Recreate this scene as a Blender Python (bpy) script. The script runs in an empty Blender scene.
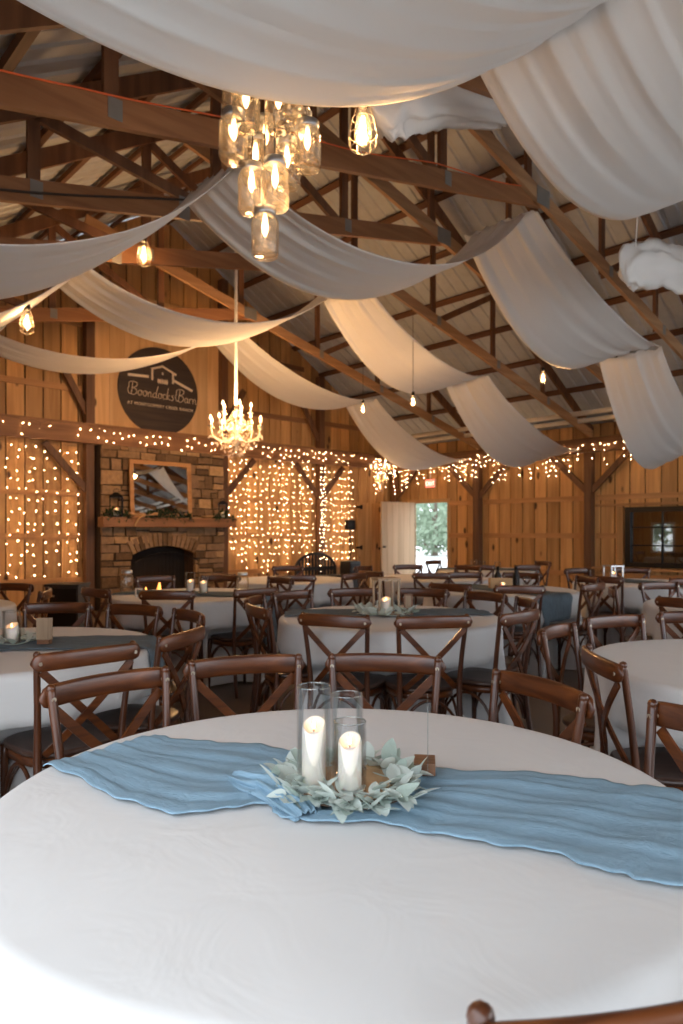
import bpy, bmesh, math, random
from mathutils import Vector, Matrix
random.seed(7)
PI = math.pi
S = bpy.context.scene
C = S.collection

# ------------------------------------------------------------------ camera, world, exposure
CAM_H = 1.345
HD = math.atan2(750.0, 693.0) - 0.0          # angle between the room's length axis and ...
HS, HC = 0.6789, 0.7342                       # camera forward = (HS, HC) in plan
def W(x, D, z=0.0):                           # camera-aligned plan position (right, forward) -> room
    return Vector((HS*D + HC*x, HC*D - HS*x, z))
cam_d = bpy.data.cameras.new('camera'); cam = bpy.data.objects.new('camera', cam_d); C.objects.link(cam)
cam.location = (0, 0, CAM_H)
cam.rotation_euler = (PI/2, 0, -math.atan2(HS, HC))
cam_d.sensor_fit = 'HORIZONTAL'; cam_d.sensor_width = 24.0
cam_d.lens = 24.0*693.0/683.0
cam_d.shift_y = 20.0/683.0
cam_d.clip_start = 0.05; cam_d.clip_end = 300
cam_d.dof.use_dof = True; cam_d.dof.focus_distance = 1.85; cam_d.dof.aperture_fstop = 4.6
S.camera = cam
S.view_settings.view_transform = 'Standard'; S.view_settings.look = 'None'
S.view_settings.gamma = 1.0; S.view_settings.use_curve_mapping = False
S.view_settings.exposure = 0.78
wd = bpy.data.worlds.new('world'); S.world = wd; wd.use_nodes = True
nt = wd.node_tree; nt.nodes.clear()
bg = nt.nodes.new('ShaderNodeBackground'); out = nt.nodes.new('ShaderNodeOutputWorld')
tc = nt.nodes.new('ShaderNodeTexCoord'); nz = nt.nodes.new('ShaderNodeTexNoise'); rp = nt.nodes.new('ShaderNodeValToRGB')
nz.inputs['Scale'].default_value = 1.6; nz.inputs['Detail'].default_value = 4
rp.color_ramp.elements[0].position = .35; rp.color_ramp.elements[0].color = (.76, .87, 1, 1)
rp.color_ramp.elements[1].position = .65; rp.color_ramp.elements[1].color = (.93, .97, 1, 1)
nt.links.new(tc.outputs['Generated'], nz.inputs['Vector']); nt.links.new(nz.outputs['Fac'], rp.inputs['Fac'])
nt.links.new(rp.outputs['Color'], bg.inputs['Color']); nt.links.new(bg.outputs[0], out.inputs[0])
bg.inputs['Strength'].default_value = 2.5
LAMP_BULB, LAMP_JAR, LAMP_CRYSTAL, FAIRY = 11.0, 3.5, 150.0, 60.0
WARM = (1.0, .56, .24)

def lamp_at(name, loc, power, size=.05, col=WARM, parent=None):
    l = bpy.data.lights.new(name, 'POINT'); l.energy = power; l.color = col; l.shadow_soft_size = size
    o = bpy.data.objects.new(name, l); C.objects.link(o); o.location = loc
    if parent is not None: o.parent = parent
    return o

# ------------------------------------------------------------------ materials
def mat(name):
    m = bpy.data.materials.new(name); m.use_nodes = True
    b = m.node_tree.nodes['Principled BSDF']
    return m, m.node_tree, b
def plain(name, col, rough=.6, metal=0, spec=.5, emit=None, es=0):
    m, t, b = mat(name)
    b.inputs['Base Color'].default_value = (*col, 1); b.inputs['Roughness'].default_value = rough
    b.inputs['Metallic'].default_value = metal; b.inputs['Specular IOR Level'].default_value = spec
    if emit: b.inputs['Emission Color'].default_value = (*emit, 1); b.inputs['Emission Strength'].default_value = es
    # small tone variation so that nothing is a dead flat colour
    if not emit:
        n = t.nodes.new('ShaderNodeTexNoise'); n.inputs['Scale'].default_value = 9
        h = t.nodes.new('ShaderNodeHueSaturation'); h.inputs['Color'].default_value = (*col, 1)
        mr = t.nodes.new('ShaderNodeMapRange'); mr.inputs['To Min'].default_value = .88; mr.inputs['To Max'].default_value = 1.12
        o = t.nodes.new('ShaderNodeTexCoord')
        t.links.new(o.outputs['Object'], n.inputs['Vector']); t.links.new(n.outputs['Fac'], mr.inputs['Value'])
        t.links.new(mr.outputs['Result'], h.inputs['Value']); t.links.new(h.outputs['Color'], b.inputs['Base Color'])
    return m
def wood(name, dark, light, axis='Z', scale=1.0, rough=.5, knots=False, board_attr=False, bump=.15, coat=0):
    m, t, b = mat(name); N = t.nodes; L = t.links
    tcn = N.new('ShaderNodeTexCoord'); mp = N.new('ShaderNodeMapping')
    sc = {'X': (.6, 9, 9), 'Y': (9, .6, 9), 'Z': (9, 9, .6)}[axis]
    mp.inputs['Scale'].default_value = tuple(v*scale for v in sc)
    L.new(tcn.outputs['Object'], mp.inputs['Vector'])
    src = mp.outputs['Vector']
    if board_attr:
        at = N.new('ShaderNodeAttribute'); at.attribute_name = 'rnd'
        ad = N.new('ShaderNodeVectorMath'); ad.operation = 'MULTIPLY_ADD'
        ad.inputs[1].default_value = (37, 19, 53)
        L.new(at.outputs['Color'], ad.inputs[0]); L.new(src, ad.inputs[2]); src = ad.outputs[0]
    n1 = N.new('ShaderNodeTexNoise'); n1.inputs['Scale'].default_value = 1.3; n1.inputs['Detail'].default_value = 5; n1.inputs['Distortion'].default_value = .8
    L.new(src, n1.inputs['Vector'])
    r = N.new('ShaderNodeValToRGB'); r.color_ramp.elements[0].position = .3; r.color_ramp.elements[1].position = .72
    r.color_ramp.elements[0].color = (*dark, 1); r.color_ramp.elements[1].color = (*light, 1)
    L.new(n1.outputs['Fac'], r.inputs['Fac']); col = r.outputs['Color']
    if board_attr:
        hs = N.new('ShaderNodeHueSaturation'); mr = N.new('ShaderNodeMapRange'); mr.inputs['To Min'].default_value = .72; mr.inputs['To Max'].default_value = 1.22
        L.new(at.outputs['Fac'], mr.inputs['Value']); L.new(mr.outputs['Result'], hs.inputs['Value']); L.new(col, hs.inputs['Color']); col = hs.outputs['Color']
    if knots:
        mk = N.new('ShaderNodeMapping'); mk.inputs['Scale'].default_value = {'Z': (3.2, 3.2, 1.5), 'X': (1.5, 3.2, 3.2), 'Y': (3.2, 1.5, 3.2)}[axis]
        L.new(tcn.outputs['Object'], mk.inputs['Vector'])
        vo = N.new('ShaderNodeTexVoronoi'); vo.inputs['Scale'].default_value = 1.0; L.new(mk.outputs['Vector'], vo.inputs['Vector'])
        rk = N.new('ShaderNodeValToRGB'); rk.color_ramp.elements[0].position = .09; rk.color_ramp.elements[1].position = .15
        rk.color_ramp.elements[0].color = (1, 1, 1, 1); rk.color_ramp.elements[1].color = (0, 0, 0, 1)
        L.new(vo.outputs['Distance'], rk.inputs['Fac'])
        mx = N.new('ShaderNodeMix'); mx.data_type = 'RGBA'
        mx.inputs['B'].default_value = (dark[0]*.22, dark[1]*.18, dark[2]*.15, 1)
        L.new(rk.outputs['Color'], mx.inputs['Factor']); L.new(col, mx.inputs['A']); col = mx.outputs['Result']
    L.new(col, b.inputs['Base Color']); b.inputs['Roughness'].default_value = rough
    if coat: b.inputs['Coat Weight'].default_value = coat; b.inputs['Coat Roughness'].default_value = .2
    if bump:
        bp = N.new('ShaderNodeBump'); bp.inputs['Strength'].default_value = bump; bp.inputs['Distance'].default_value = .01
        L.new(n1.outputs['Fac'], bp.inputs['Height']); L.new(bp.outputs['Normal'], b.inputs['Normal'])
    return m
def fabric(name, col, transl=.2, weave=260, bump=.12, wr=3.0, wrs=.25, attr=False):
    m, t, b = mat(name); N = t.nodes; L = t.links
    b.inputs['Base Color'].default_value = (*col, 1); b.inputs['Roughness'].default_value = .9; b.inputs['Specular IOR Level'].default_value = .15
    b.inputs['Sheen Weight'].default_value = .1
    tcn = N.new('ShaderNodeTexCoord')
    n0 = N.new('ShaderNodeTexNoise'); n0.inputs['Scale'].default_value = wr; n0.inputs['Detail'].default_value = 3; n0.inputs['Distortion'].default_value = 1.2
    n1 = N.new('ShaderNodeTexNoise'); n1.inputs['Scale'].default_value = weave; n1.inputs['Detail'].default_value = 1
    L.new(tcn.outputs['Object'], n0.inputs['Vector']); L.new(tcn.outputs['Object'], n1.inputs['Vector'])
    b0 = N.new('ShaderNodeBump'); b0.inputs['Strength'].default_value = wrs; b0.inputs['Distance'].default_value = .04
    b1 = N.new('ShaderNodeBump'); b1.inputs['Strength'].default_value = bump; b1.inputs['Distance'].default_value = .002
    L.new(n0.outputs['Fac'], b0.inputs['Height']); L.new(n1.outputs['Fac'], b1.inputs['Height']); L.new(b0.outputs['Normal'], b1.inputs['Normal'])
    L.new(b1.outputs['Normal'], b.inputs['Normal'])
    if transl:
        tr = N.new('ShaderNodeBsdfTranslucent'); tr.inputs['Color'].default_value = (*col, 1)
        mx = N.new('ShaderNodeMixShader'); mx.inputs[0].default_value = transl
        L.new(b.outputs[0], mx.inputs[1]); L.new(tr.outputs[0], mx.inputs[2]); L.new(mx.outputs[0], N['Material Output'].inputs['Surface'])
    return m
def glass_mat(name, tint=(1, 1, 1), clear=.86, rough=.02, lo=.01, tex=False, milk=0):
    m, t, b = mat(name); N = t.nodes; L = t.links
    N.remove(b)
    tr = N.new('ShaderNodeBsdfTransparent'); tr.inputs[0].default_value = (*[clear*c + (1-clear)*.9*c for c in tint], 1)
    gl = N.new('ShaderNodeBsdfGlossy'); gl.inputs['Roughness'].default_value = rough
    fr = N.new('ShaderNodeFresnel'); fr.inputs['IOR'].default_value = 1.25
    mr = N.new('ShaderNodeMapRange'); mr.inputs['To Min'].default_value = lo; mr.inputs['To Max'].default_value = .42
    if tex:
        tn = N.new('ShaderNodeTexNoise'); tn.inputs['Scale'].default_value = 38; tcn = N.new('ShaderNodeTexCoord'); bp = N.new('ShaderNodeBump'); bp.inputs['Strength'].default_value = .7; bp.inputs['Distance'].default_value = .01
        L.new(tcn.outputs['Object'], tn.inputs['Vector']); L.new(tn.outputs['Fac'], bp.inputs['Height']); L.new(bp.outputs['Normal'], gl.inputs['Normal']); L.new(bp.outputs['Normal'], fr.inputs['Normal'])
    mx = N.new('ShaderNodeMixShader')
    L.new(fr.outputs['Fac'], mr.inputs['Value']); L.new(mr.outputs['Result'], mx.inputs[0])
    L.new(tr.outputs[0], mx.inputs[1]); L.new(gl.outputs[0], mx.inputs[2]); L.new(mx.outputs[0], N['Material Output'].inputs['Surface'])
    if milk:
        tl_ = N.new('ShaderNodeBsdfTranslucent'); tl_.inputs['Color'].default_value = (.95, .88, .78, 1); m2 = N.new('ShaderNodeMixShader'); m2.inputs[0].default_value = milk
        L.new(mx.outputs[0], m2.inputs[1]); L.new(tl_.outputs[0], m2.inputs[2]); L.new(m2.outputs[0], N['Material Output'].inputs['Surface'])
    return m

M = {}
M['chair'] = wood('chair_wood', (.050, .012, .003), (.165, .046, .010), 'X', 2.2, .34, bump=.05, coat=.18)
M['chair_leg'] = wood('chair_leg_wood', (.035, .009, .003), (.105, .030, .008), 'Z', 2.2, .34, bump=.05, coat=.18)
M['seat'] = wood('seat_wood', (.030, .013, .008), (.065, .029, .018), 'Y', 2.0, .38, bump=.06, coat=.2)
M['pin'] = plain('brass_pin', (.55, .47, .36), .3, .8)
M['pine'] = wood('pine_boards', (.44, .215, .07), (.68, .375, .14), 'Z', .8, .62, knots=True, board_attr=True)
M['pine_x'] = wood('pine_rail_x', (.38, .175, .06), (.58, .30, .115), 'X', .8, .62)
M['pine_y'] = wood('pine_rail_y', (.38, .175, .06), (.58, .30, .115), 'Y', .8, .62)
M['pine_light'] = wood('pale_pine', (.60, .33, .13), (.76, .47, .22), 'Z', .7, .6, knots=True, board_attr=True)
M['door_wood'] = wood('door_wood', (.56, .38, .22), (.68, .49, .31), 'Z', .7, .6, board_attr=True)
M['post'] = wood('dark_post', (.10, .042, .018), (.20, .09, .038), 'Z', .9, .6)
M['header_x'] = wood('header_timber_x', (.20, .085, .032), (.36, .165, .065), 'X', .9, .6)
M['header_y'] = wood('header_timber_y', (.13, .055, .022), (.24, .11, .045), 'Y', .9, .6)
M['truss'] = wood('truss_timber', (.22, .090, .034), (.40, .185, .075), 'X', .8, .6, knots=False)
M['truss_lit'] = wood('lit_truss_timber', (.34, .17, .075), (.55, .31, .15), 'X', .8, .6)  # truss timber again, with the light on the right-hand chords painted in
M['truss_dark'] = wood('purlin_timber', (.085, .032, .014), (.17, .072, .030), 'Y', .8, .65)
M['web'] = wood('web_timber', (.12, .048, .020), (.24, .105, .045), 'Z', .8, .65)
M['plate'] = plain('galvanised_plate', (.30, .28, .25), .5, .5)
M['roof'] = plain('roof_sheet', (.50, .52, .53), .5, .1)
M['stone'] = None
M['sheath'] = plain('dark_sheathing', (.045, .020, .009), .9)
M['black'] = plain('black_metal', (.018, .016, .015), .4, .6)
M['blackwood'] = plain('black_paint', (.02, .017, .015), .5)
M['cloth'] = fabric('white_tablecloth', (.63, .615, .60), 0, 420, .05, 5.0, .12)
M['drape'] = fabric('white_drape', (.87, .85, .82), .25, 300, .06, 1.6, .12)
M['runner'] = None
M['candle'] = None
M['white'] = plain('white_plastic', (.78, .77, .74), .5)
M['glass'] = glass_mat('clear_glass', clear=.97)
M['jarglass'] = glass_mat('jar_glass', (1, .97, .92), .95, .08, .05, True, .035)
M['leaf'] = fabric('sage_leaf', (.60, .66, .61), .25, 60, .1, 12, .2)
M['leaf2'] = fabric('dark_sage_leaf', (.42, .50, .44), .25, 60, .1, 12, .2)
M['garland'] = fabric('evergreen', (.045, .07, .03), .1, 60, .1, 12, .2)
M['rustic'] = wood('rustic_lantern_wood', (.24, .16, .10), (.42, .30, .19), 'Z', 2, .7)
M['zinc'] = plain('zinc_lid', (.55, .55, .55), .35, .9)
M['steel'] = plain('steel', (.5, .5, .5), .3, .9)
M['sign'] = wood('sign_face', (.030, .016, .010), (.060, .034, .020), 'X', .8, .6)
M['signtext'] = plain('sign_cream_paint', (.75, .60, .42), .6)
M['mirror'] = plain('mirror_glass', (.86, .88, .88), .02, 1.0)
M['crystal'] = plain('crystal', (.42, .34, .25), .08, 0, 1.0, (1, .55, .25), .10)  # faint glow put into the crystal, which gives no light of its own
M['flame'] = plain('flame', (1, .5, .2), .5, 0, .5, (1, .50, .17), 6)
M['bulb_on'] = plain('lit_bulb', (1, .8, .5), .4, 0, .5, (1, .62, .30), 7)
M['filament'] = plain('glowing_filament', (1, .8, .5), .4, 0, .5, (1, .62, .30), 12)
M['fairy'] = plain('fairy_bulb', (1, .8, .5), .4, 0, .5, (1, .64, .33), FAIRY)
M['wire'] = plain('dark_wire', (.05, .03, .02), .6)
M['orange'] = plain('orange_cord', (.75, .13, .03), .5)
M['bark'] = wood('bark', (.10, .06, .035), (.22, .14, .085), 'X', 6, .9, bump=.5)
M['slice'] = wood('wood_slice_top', (.42, .25, .12), (.60, .40, .22), 'Z', 1.5, .7)
M['walnut'] = wood('walnut', (.14, .06, .03), (.24, .11, .05), 'X', 4, .5)
M['ember'] = plain('fire_glow', (1, .4, .1), .5, 0, .5, (1, .33, .07), 3.0)
M['log'] = wood('log', (.03, .018, .012), (.09, .05, .03), 'X', 3, .9)
M['soot'] = plain('soot', (.012, .010, .009), .9)
M['pipe'] = plain('pale_pipe', (.80, .74, .64), .5)
M['treeleaf'] = fabric('tree_leaf', (.30, .37, .27), .3, 30, .1, 3, .1)  # leaf colour paled to paint in the haze over the trees
M['trunk'] = plain('tree_bark', (.16, .12, .09), .9)
M['paper'] = plain('paper', (.80, .76, .68), .7)

# candle wax with a soft inner glow of its flame handled by real subsurface
m, t, b = mat('candle_wax'); b.inputs['Base Color'].default_value = (.80, .73, .63, 1); b.inputs['Roughness'].default_value = .45
b.inputs['Subsurface Weight'].default_value = .35; b.inputs['Subsurface Radius'].default_value = (.03, .018, .01); b.inputs['Subsurface Scale'].default_value = .6
M['candle'] = m
# stone
m, t, b = mat('field_stone'); N = t.nodes; L = t.links
at = N.new('ShaderNodeAttribute'); at.attribute_name = 'rnd'
r = N.new('ShaderNodeValToRGB'); r.color_ramp.elements[0].color = (.13, .07, .03, 1); r.color_ramp.elements[1].color = (.54, .33, .15, 1)
e = r.color_ramp.elements.new(.5); e.color = (.31, .19, .095, 1); e = r.color_ramp.elements.new(.75); e.color = (.26, .155, .085, 1)
n = N.new('ShaderNodeTexNoise'); n.inputs['Scale'].default_value = 14; n.inputs['Detail'].default_value = 6
mx = N.new('ShaderNodeMix'); mx.data_type = 'RGBA'; mx.blend_type = 'OVERLAY'; mx.inputs['Factor'].default_value = .45
tcn = N.new('ShaderNodeTexCoord'); L.new(tcn.outputs['Object'], n.inputs['Vector'])
L.new(at.outputs['Fac'], r.inputs['Fac']); L.new(r.outputs['Color'], mx.inputs['A']); L.new(n.outputs['Fac'], mx.inputs['B']); L.new(mx.outputs['Result'], b.inputs['Base Color'])
bp = N.new('ShaderNodeBump'); bp.inputs['Strength'].default_value = .6; bp.inputs['Distance'].default_value = .03
L.new(n.outputs['Fac'], bp.inputs['Height']); L.new(bp.outputs['Normal'], b.inputs['Normal']); b.inputs['Roughness'].default_value = .85
M['stone'] = m
M['mortar'] = plain('mortar', (.05, .03, .018), .9)
# gauze runner: blue cheesecloth with crinkle
def runner_mat(name, col, col2, scale):
    m, t, b = mat(name); N = t.nodes; L = t.links
    at = N.new('ShaderNodeUVMap'); mp = N.new('ShaderNodeMapping'); mp.inputs['Scale'].default_value = (scale*.55, scale*7, 1)
    L.new(at.outputs['UV'], mp.inputs['Vector'])
    n1 = N.new('ShaderNodeTexNoise'); n1.inputs['Scale'].default_value = 3; n1.inputs['Detail'].default_value = 6; n1.inputs['Distortion'].default_value = 1.0
    L.new(mp.outputs[0], n1.inputs['Vector'])
    r = N.new('ShaderNodeValToRGB'); r.color_ramp.elements[0].position = .3; r.color_ramp.elements[1].position = .7
    r.color_ramp.elements[0].color = (*col2, 1); r.color_ramp.elements[1].color = (*col, 1)
    L.new(n1.outputs['Fac'], r.inputs['Fac']); L.new(r.outputs['Color'], b.inputs['Base Color'])
    bp = N.new('ShaderNodeBump'); bp.inputs['Strength'].default_value = .6; bp.inputs['Distance'].default_value = .012
    L.new(n1.outputs['Fac'], bp.inputs['Height']); L.new(bp.outputs['Normal'], b.inputs['Normal'])
    b.inputs['Roughness'].default_value = .95; b.inputs['Specular IOR Level'].default_value = .1
    tr = N.new('ShaderNodeBsdfTranslucent'); tr.inputs['Color'].default_value = (*col, 1)
    mx = N.new('ShaderNodeMixShader'); mx.inputs[0].default_value = .15
    L.new(b.outputs[0], mx.inputs[1]); L.new(tr.outputs[0], mx.inputs[2]); L.new(mx.outputs[0], N['Material Output'].inputs['Surface'])
    return m
M['runner'] = runner_mat('blue_gauze', (.36, .515, .635), (.255, .40, .51), 26)
M['runner_grey'] = runner_mat('grey_blue_gauze', (.20, .25, .29), (.12, .155, .185), 9)

# ------------------------------------------------------------------ object helpers
def obj(name, bm, m, parent=None, smooth=False, recalc=True):
    if recalc: bmesh.ops.recalc_face_normals(bm, faces=bm.faces)
    me = bpy.data.meshes.new(name); bm.to_mesh(me); bm.free()
    for x in (m if isinstance(m, (list, tuple)) else [m]): me.materials.append(x)
    if smooth:
        for p in me.polygons: p.use_smooth = True
    o = bpy.data.objects.new(name, me); C.objects.link(o)
    if parent is not None: o.parent = parent
    return o
def thing(name, label, cat, loc=(0, 0, 0), rz=0, group=None):
    o = bpy.data.objects.new(name, None); C.objects.link(o); o.empty_display_size = .1
    o.location = loc; o.rotation_euler = (0, 0, rz); o['label'] = label; o['category'] = cat
    if group: o['group'] = group
    return o
def tag(o, label, cat, group=None, kind=None):
    o['label'] = label; o['category'] = cat
    if group: o['group'] = group
    if kind: o['kind'] = kind
    return o
def struct(name, bm, m, **k):
    o = obj(name, bm, m, **k); o['kind'] = 'structure'; return o
def dup(root, loc, rz, label=None, group=None):
    r = root.copy(); C.objects.link(r); r.location = loc; r.rotation_euler = (0, 0, rz)
    if label: r['label'] = label
    if group: r['group'] = group
    for ch in list(root.children):
        c = ch.copy(); C.objects.link(c); c.parent = r
        for g in list(ch.children):
            d = g.copy(); C.objects.link(d); d.parent = c
    return r
def to_mesh_text(o):
    bpy.context.view_layer.update(); me = bpy.data.meshes.new_from_object(o.evaluated_get(bpy.context.evaluated_depsgraph_get()))
    n = bpy.data.objects.new(o.name, me); C.objects.link(n); n.parent = o.parent; n.location = o.location; n.rotation_euler = o.rotation_euler
    nm = o.name; bpy.data.objects.remove(o); n.name = nm; return n
def BM(): return bmesh.new()
def box(bm, x0, x1, y0, y1, z0, z1, rnd=None, bev=0):
    vs = [bm.verts.new(p) for p in ((x0,y0,z0),(x1,y0,z0),(x1,y1,z0),(x0,y1,z0),(x0,y0,z1),(x1,y0,z1),(x1,y1,z1),(x0,y1,z1))]
    fs = [bm.faces.new([vs[i] for i in f]) for f in ((0,3,2,1),(4,5,6,7),(0,1,5,4),(1,2,6,5),(2,3,7,6),(3,0,4,7))]
    if rnd is not None:
        lay = bm.loops.layers.float_color.get('rnd') or bm.loops.layers.float_color.new('rnd')
        for f in fs:
            for l in f.loops: l[lay] = (rnd, rnd, rnd, 1)
    if bev:
        es = list({e for f in fs for e in f.edges})
        bmesh.ops.bevel(bm, geom=es, offset=bev, segments=2, affect='EDGES', profile=.6)
    return vs
def bar(bm, p0, p1, h, w, up=(0, 0, 1), bev=0):
    """timber between two points: h across 'up', w across the other axis"""
    p0 = Vector(p0); p1 = Vector(p1); d = (p1-p0).normalized(); s = d.cross(Vector(up)).normalized(); u = s.cross(d).normalized()
    a = [p0 + s*sx*w/2 + u*sz*h/2 for sx, sz in ((-1,-1),(1,-1),(1,1),(-1,1))]
    b_ = [p1 + s*sx*w/2 + u*sz*h/2 for sx, sz in ((-1,-1),(1,-1),(1,1),(-1,1))]
    va = [bm.verts.new(p) for p in a]; vb = [bm.verts.new(p) for p in b_]
    fs = [bm.faces.new(va[::-1]), bm.faces.new(vb)]
    for i in range(4): fs.append(bm.faces.new((va[i], va[(i+1) % 4], vb[(i+1) % 4], vb[i])))
    if bev: bmesh.ops.bevel(bm, geom=list({e for f in fs for e in f.edges}), offset=bev, segments=2, affect='EDGES')
def tube(bm, pts, rad, n=8, caps=True, squash=None):
    pts = [Vector(p) for p in pts]
    if not isinstance(rad, (list, tuple)): rad = [rad]*len(pts)
    rings = []; prev = None
    for i, p in enumerate(pts):
        d = (pts[min(i+1, len(pts)-1)] - pts[max(i-1, 0)]).normalized()
        if prev is None:
            a = Vector((0, 0, 1)) if abs(d.z) < .9 else Vector((1, 0, 0))
            s = d.cross(a).normalized()
        else:
            s = (prev - d*prev.dot(d)).normalized()
        prev = s; u = d.cross(s)
        rings.append([bm.verts.new(p + (s*math.cos(2*PI*k/n) + u*math.sin(2*PI*k/n)*(squash or 1))*rad[i]) for k in range(n)])
    for a, b_ in zip(rings, rings[1:]):
        for k in range(n): bm.faces.new((a[k], a[(k+1) % n], b_[(k+1) % n], b_[k]))
    if caps: bm.faces.new(rings[0][::-1]); bm.faces.new(rings[-1])
def lathe(bm, prof, n=20, c=(0, 0), cap0=True, cap1=True):
    rings = []
    for r, z in prof:
        rings.append([bm.verts.new((c[0]+r*math.cos(2*PI*k/n), c[1]+r*math.sin(2*PI*k/n), z)) for k in range(n)])
    for a, b_ in zip(rings, rings[1:]):
        for k in range(n): bm.faces.new((a[k], a[(k+1) % n], b_[(k+1) % n], b_[k]))
    if cap0: bm.faces.new(rings[0][::-1])
    if cap1: bm.faces.new(rings[-1])
def ball(bm, c, r, sub=1, sz=1):
    g = bmesh.ops.create_icosphere(bm, subdivisions=sub, radius=r)
    for v in g['verts']: v.co = Vector((v.co.x, v.co.y, v.co.z*sz)) + Vector(c)
def smoothstep(a, b_, x):
    t = max(0, min(1, (x-a)/(b_-a))); return t*t*(3-2*t)
def catmull(pts, k=6):
    P = [Vector(p) for p in pts]; o = []
    for i in range(len(P)-1):
        p0 = P[max(i-1, 0)]; p1 = P[i]; p2 = P[i+1]; p3 = P[min(i+2, len(P)-1)]
        for j in range(k):
            t = j/k
            o.append(.5*((2*p1) + (p2-p0)*t + (2*p0-5*p1+4*p2-p3)*t*t + (3*p1-p0-3*p2+p3)*t**3))
    o.append(P[-1]); return o

# ------------------------------------------------------------------ the setting
UL, UR, VG, VB = -.2, 12.62, 11.74, -3.9          # left wall, right (eave) wall, gable wall, back wall
RIDGE_U, EAVE_Z, PITCH = 6.2, 3.32, .60
def roof_z(u): return EAVE_Z + PITCH*((u-UL) if u < RIDGE_U else (UR-u))

# floor: worn brown concrete
m, t, b = mat('floor_concrete'); N = t.nodes; L = t.links
n = N.new('ShaderNodeTexNoise'); n.inputs['Scale'].default_value = 1.7; n.inputs['Detail'].default_value = 8
r = N.new('ShaderNodeValToRGB'); r.color_ramp.elements[0].position = .3; r.color_ramp.elements[0].color = (.11, .076, .055, 1)
r.color_ramp.elements[1].position = .7; r.color_ramp.elements[1].color = (.20, .145, .11, 1)
L.new(n.outputs['Fac'], r.inputs['Fac']); L.new(r.outputs['Color'], b.inputs['Base Color']); b.inputs['Roughness'].default_value = .42
bm = BM(); box(bm, UL-.2, UR+.2, VB-.2, VG+.2, -.1, 0); struct('floor', bm, m)
# outside ground: pale gravel
m, t, b = mat('pale_gravel'); N = t.nodes; L = t.links
n = N.new('ShaderNodeTexNoise'); n.inputs['Scale'].default_value = 6; n.inputs['Detail'].default_value = 8
r = N.new('ShaderNodeValToRGB'); r.color_ramp.elements[0].color = (.60, .60, .59, 1); r.color_ramp.elements[1].color = (.80, .79, .77, 1)
L.new(n.outputs['Fac'], r.inputs['Fac']); L.new(r.outputs['Color'], b.inputs['Base Color']); b.inputs['Roughness'].default_value = .95
bm = BM(); box(bm, -70, 90, -70, 90, -.4, -.12); struct('ground', bm, m)

def board_wall(name, axis, fixed, a0, a1, top, openings, m, width=.285, thick=.03, side=1, base=0):
    bm = BM(); a = a0; rng = random.Random(len(name)*7+int(a1*3))
    while a < a1 - 1e-3:
        b1 = min(a + width, a1)
        zt = top((a+b1)/2) if callable(top) else top
        cuts = [(z0, z1) for (s0, s1, z0, z1) in openings if s0 < (a+b1)/2 < s1]
        z = base; segs = []
        for z0, z1 in sorted(cuts):
            if z0 > z: segs.append((z, z0))
            z = z1
        if z < zt: segs.append((z, zt))
        rr = rng.random()
        for z0, z1 in segs:
            j = rng.random()*.006
            if axis == 'x':
                vs = box(bm, a+.011, b1-.011, fixed + side*(0 - j), fixed + side*(thick), z0, z1, rr)
                if callable(top) and z1 == zt:
                    for v_ in vs[4:]: v_.co.z = top(v_.co.x)
            else: box(bm, fixed + side*(0 - j), fixed + side*thick, a+.011, b1-.011, z0, z1, rr)
        a = b1
    # dark backing sheet behind the gaps
    front = bm; bm = BM()
    a = a0
    brk = sorted({a0, a1, *[s for o in openings for s in o[:2]]})
    for s0, s1 in zip(brk, brk[1:]):
        mid = (s0+s1)/2; cuts = sorted((z0, z1) for (q0, q1, z0, z1) in openings if q0 < mid < q1)
        nn = 1 if not callable(top) else max(1, int((s1-s0)/.3))
        for i in range(nn):
            t0 = s0+(s1-s0)*i/nn; t1 = s0+(s1-s0)*(i+1)/nn; zt = (top((t0+t1)/2) if callable(top) else top)
            z = base; segs = []
            for z0, z1 in cuts:
                if z0 > z: segs.append((z, z0))
                z = z1
            if z < zt: segs.append((z, zt))
            for z0, z1 in segs:
                if axis == 'x':
                    vs = box(bm, t0, t1, fixed+side*(thick+.002), fixed+side*(thick+.04), z0, z1, .0)
                    if callable(top) and z1 == zt:
                        for v_ in vs[4:]: v_.co.z = top(v_.co.x)
                else: box(bm, fixed+side*(thick+.002), fixed+side*(thick+.04), t0, t1, z0, z1, .0)
    w_ = struct(name, front, m); obj('sheathing', bm, M['sheath'], w_); return w_

DOOR = (10.05, 11.09, 0, 2.03); WIN = (3.0, 5.86, .70, 1.80)
board_wall('wall_right', 'y', UR, VB, VG+.05, EAVE_Z+.10, [DOOR, WIN, (-3.4, -.8, 0, 2.75)], M['pine'], .285)  # last opening is added out of view to let daylight into the room
board_wall('wall_far', 'x', VG, UL, UR, lambda u: roof_z(u)+.12, [], M['pine'], .29)
board_wall('wall_left', 'y', UL, VB, VG+.05, EAVE_Z+.10, [(-3.3, 2.3, 0, 2.3), (10.1, 10.85, .62, 1.66)], M['pine'], .285, side=-1)
board_wall('wall_back', 'x', VB, UL, UR, lambda u: roof_z(u)+.12, [(1.2, 11.2, 0, 3.0)], M['pine'], .29, side=-1)

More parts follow.
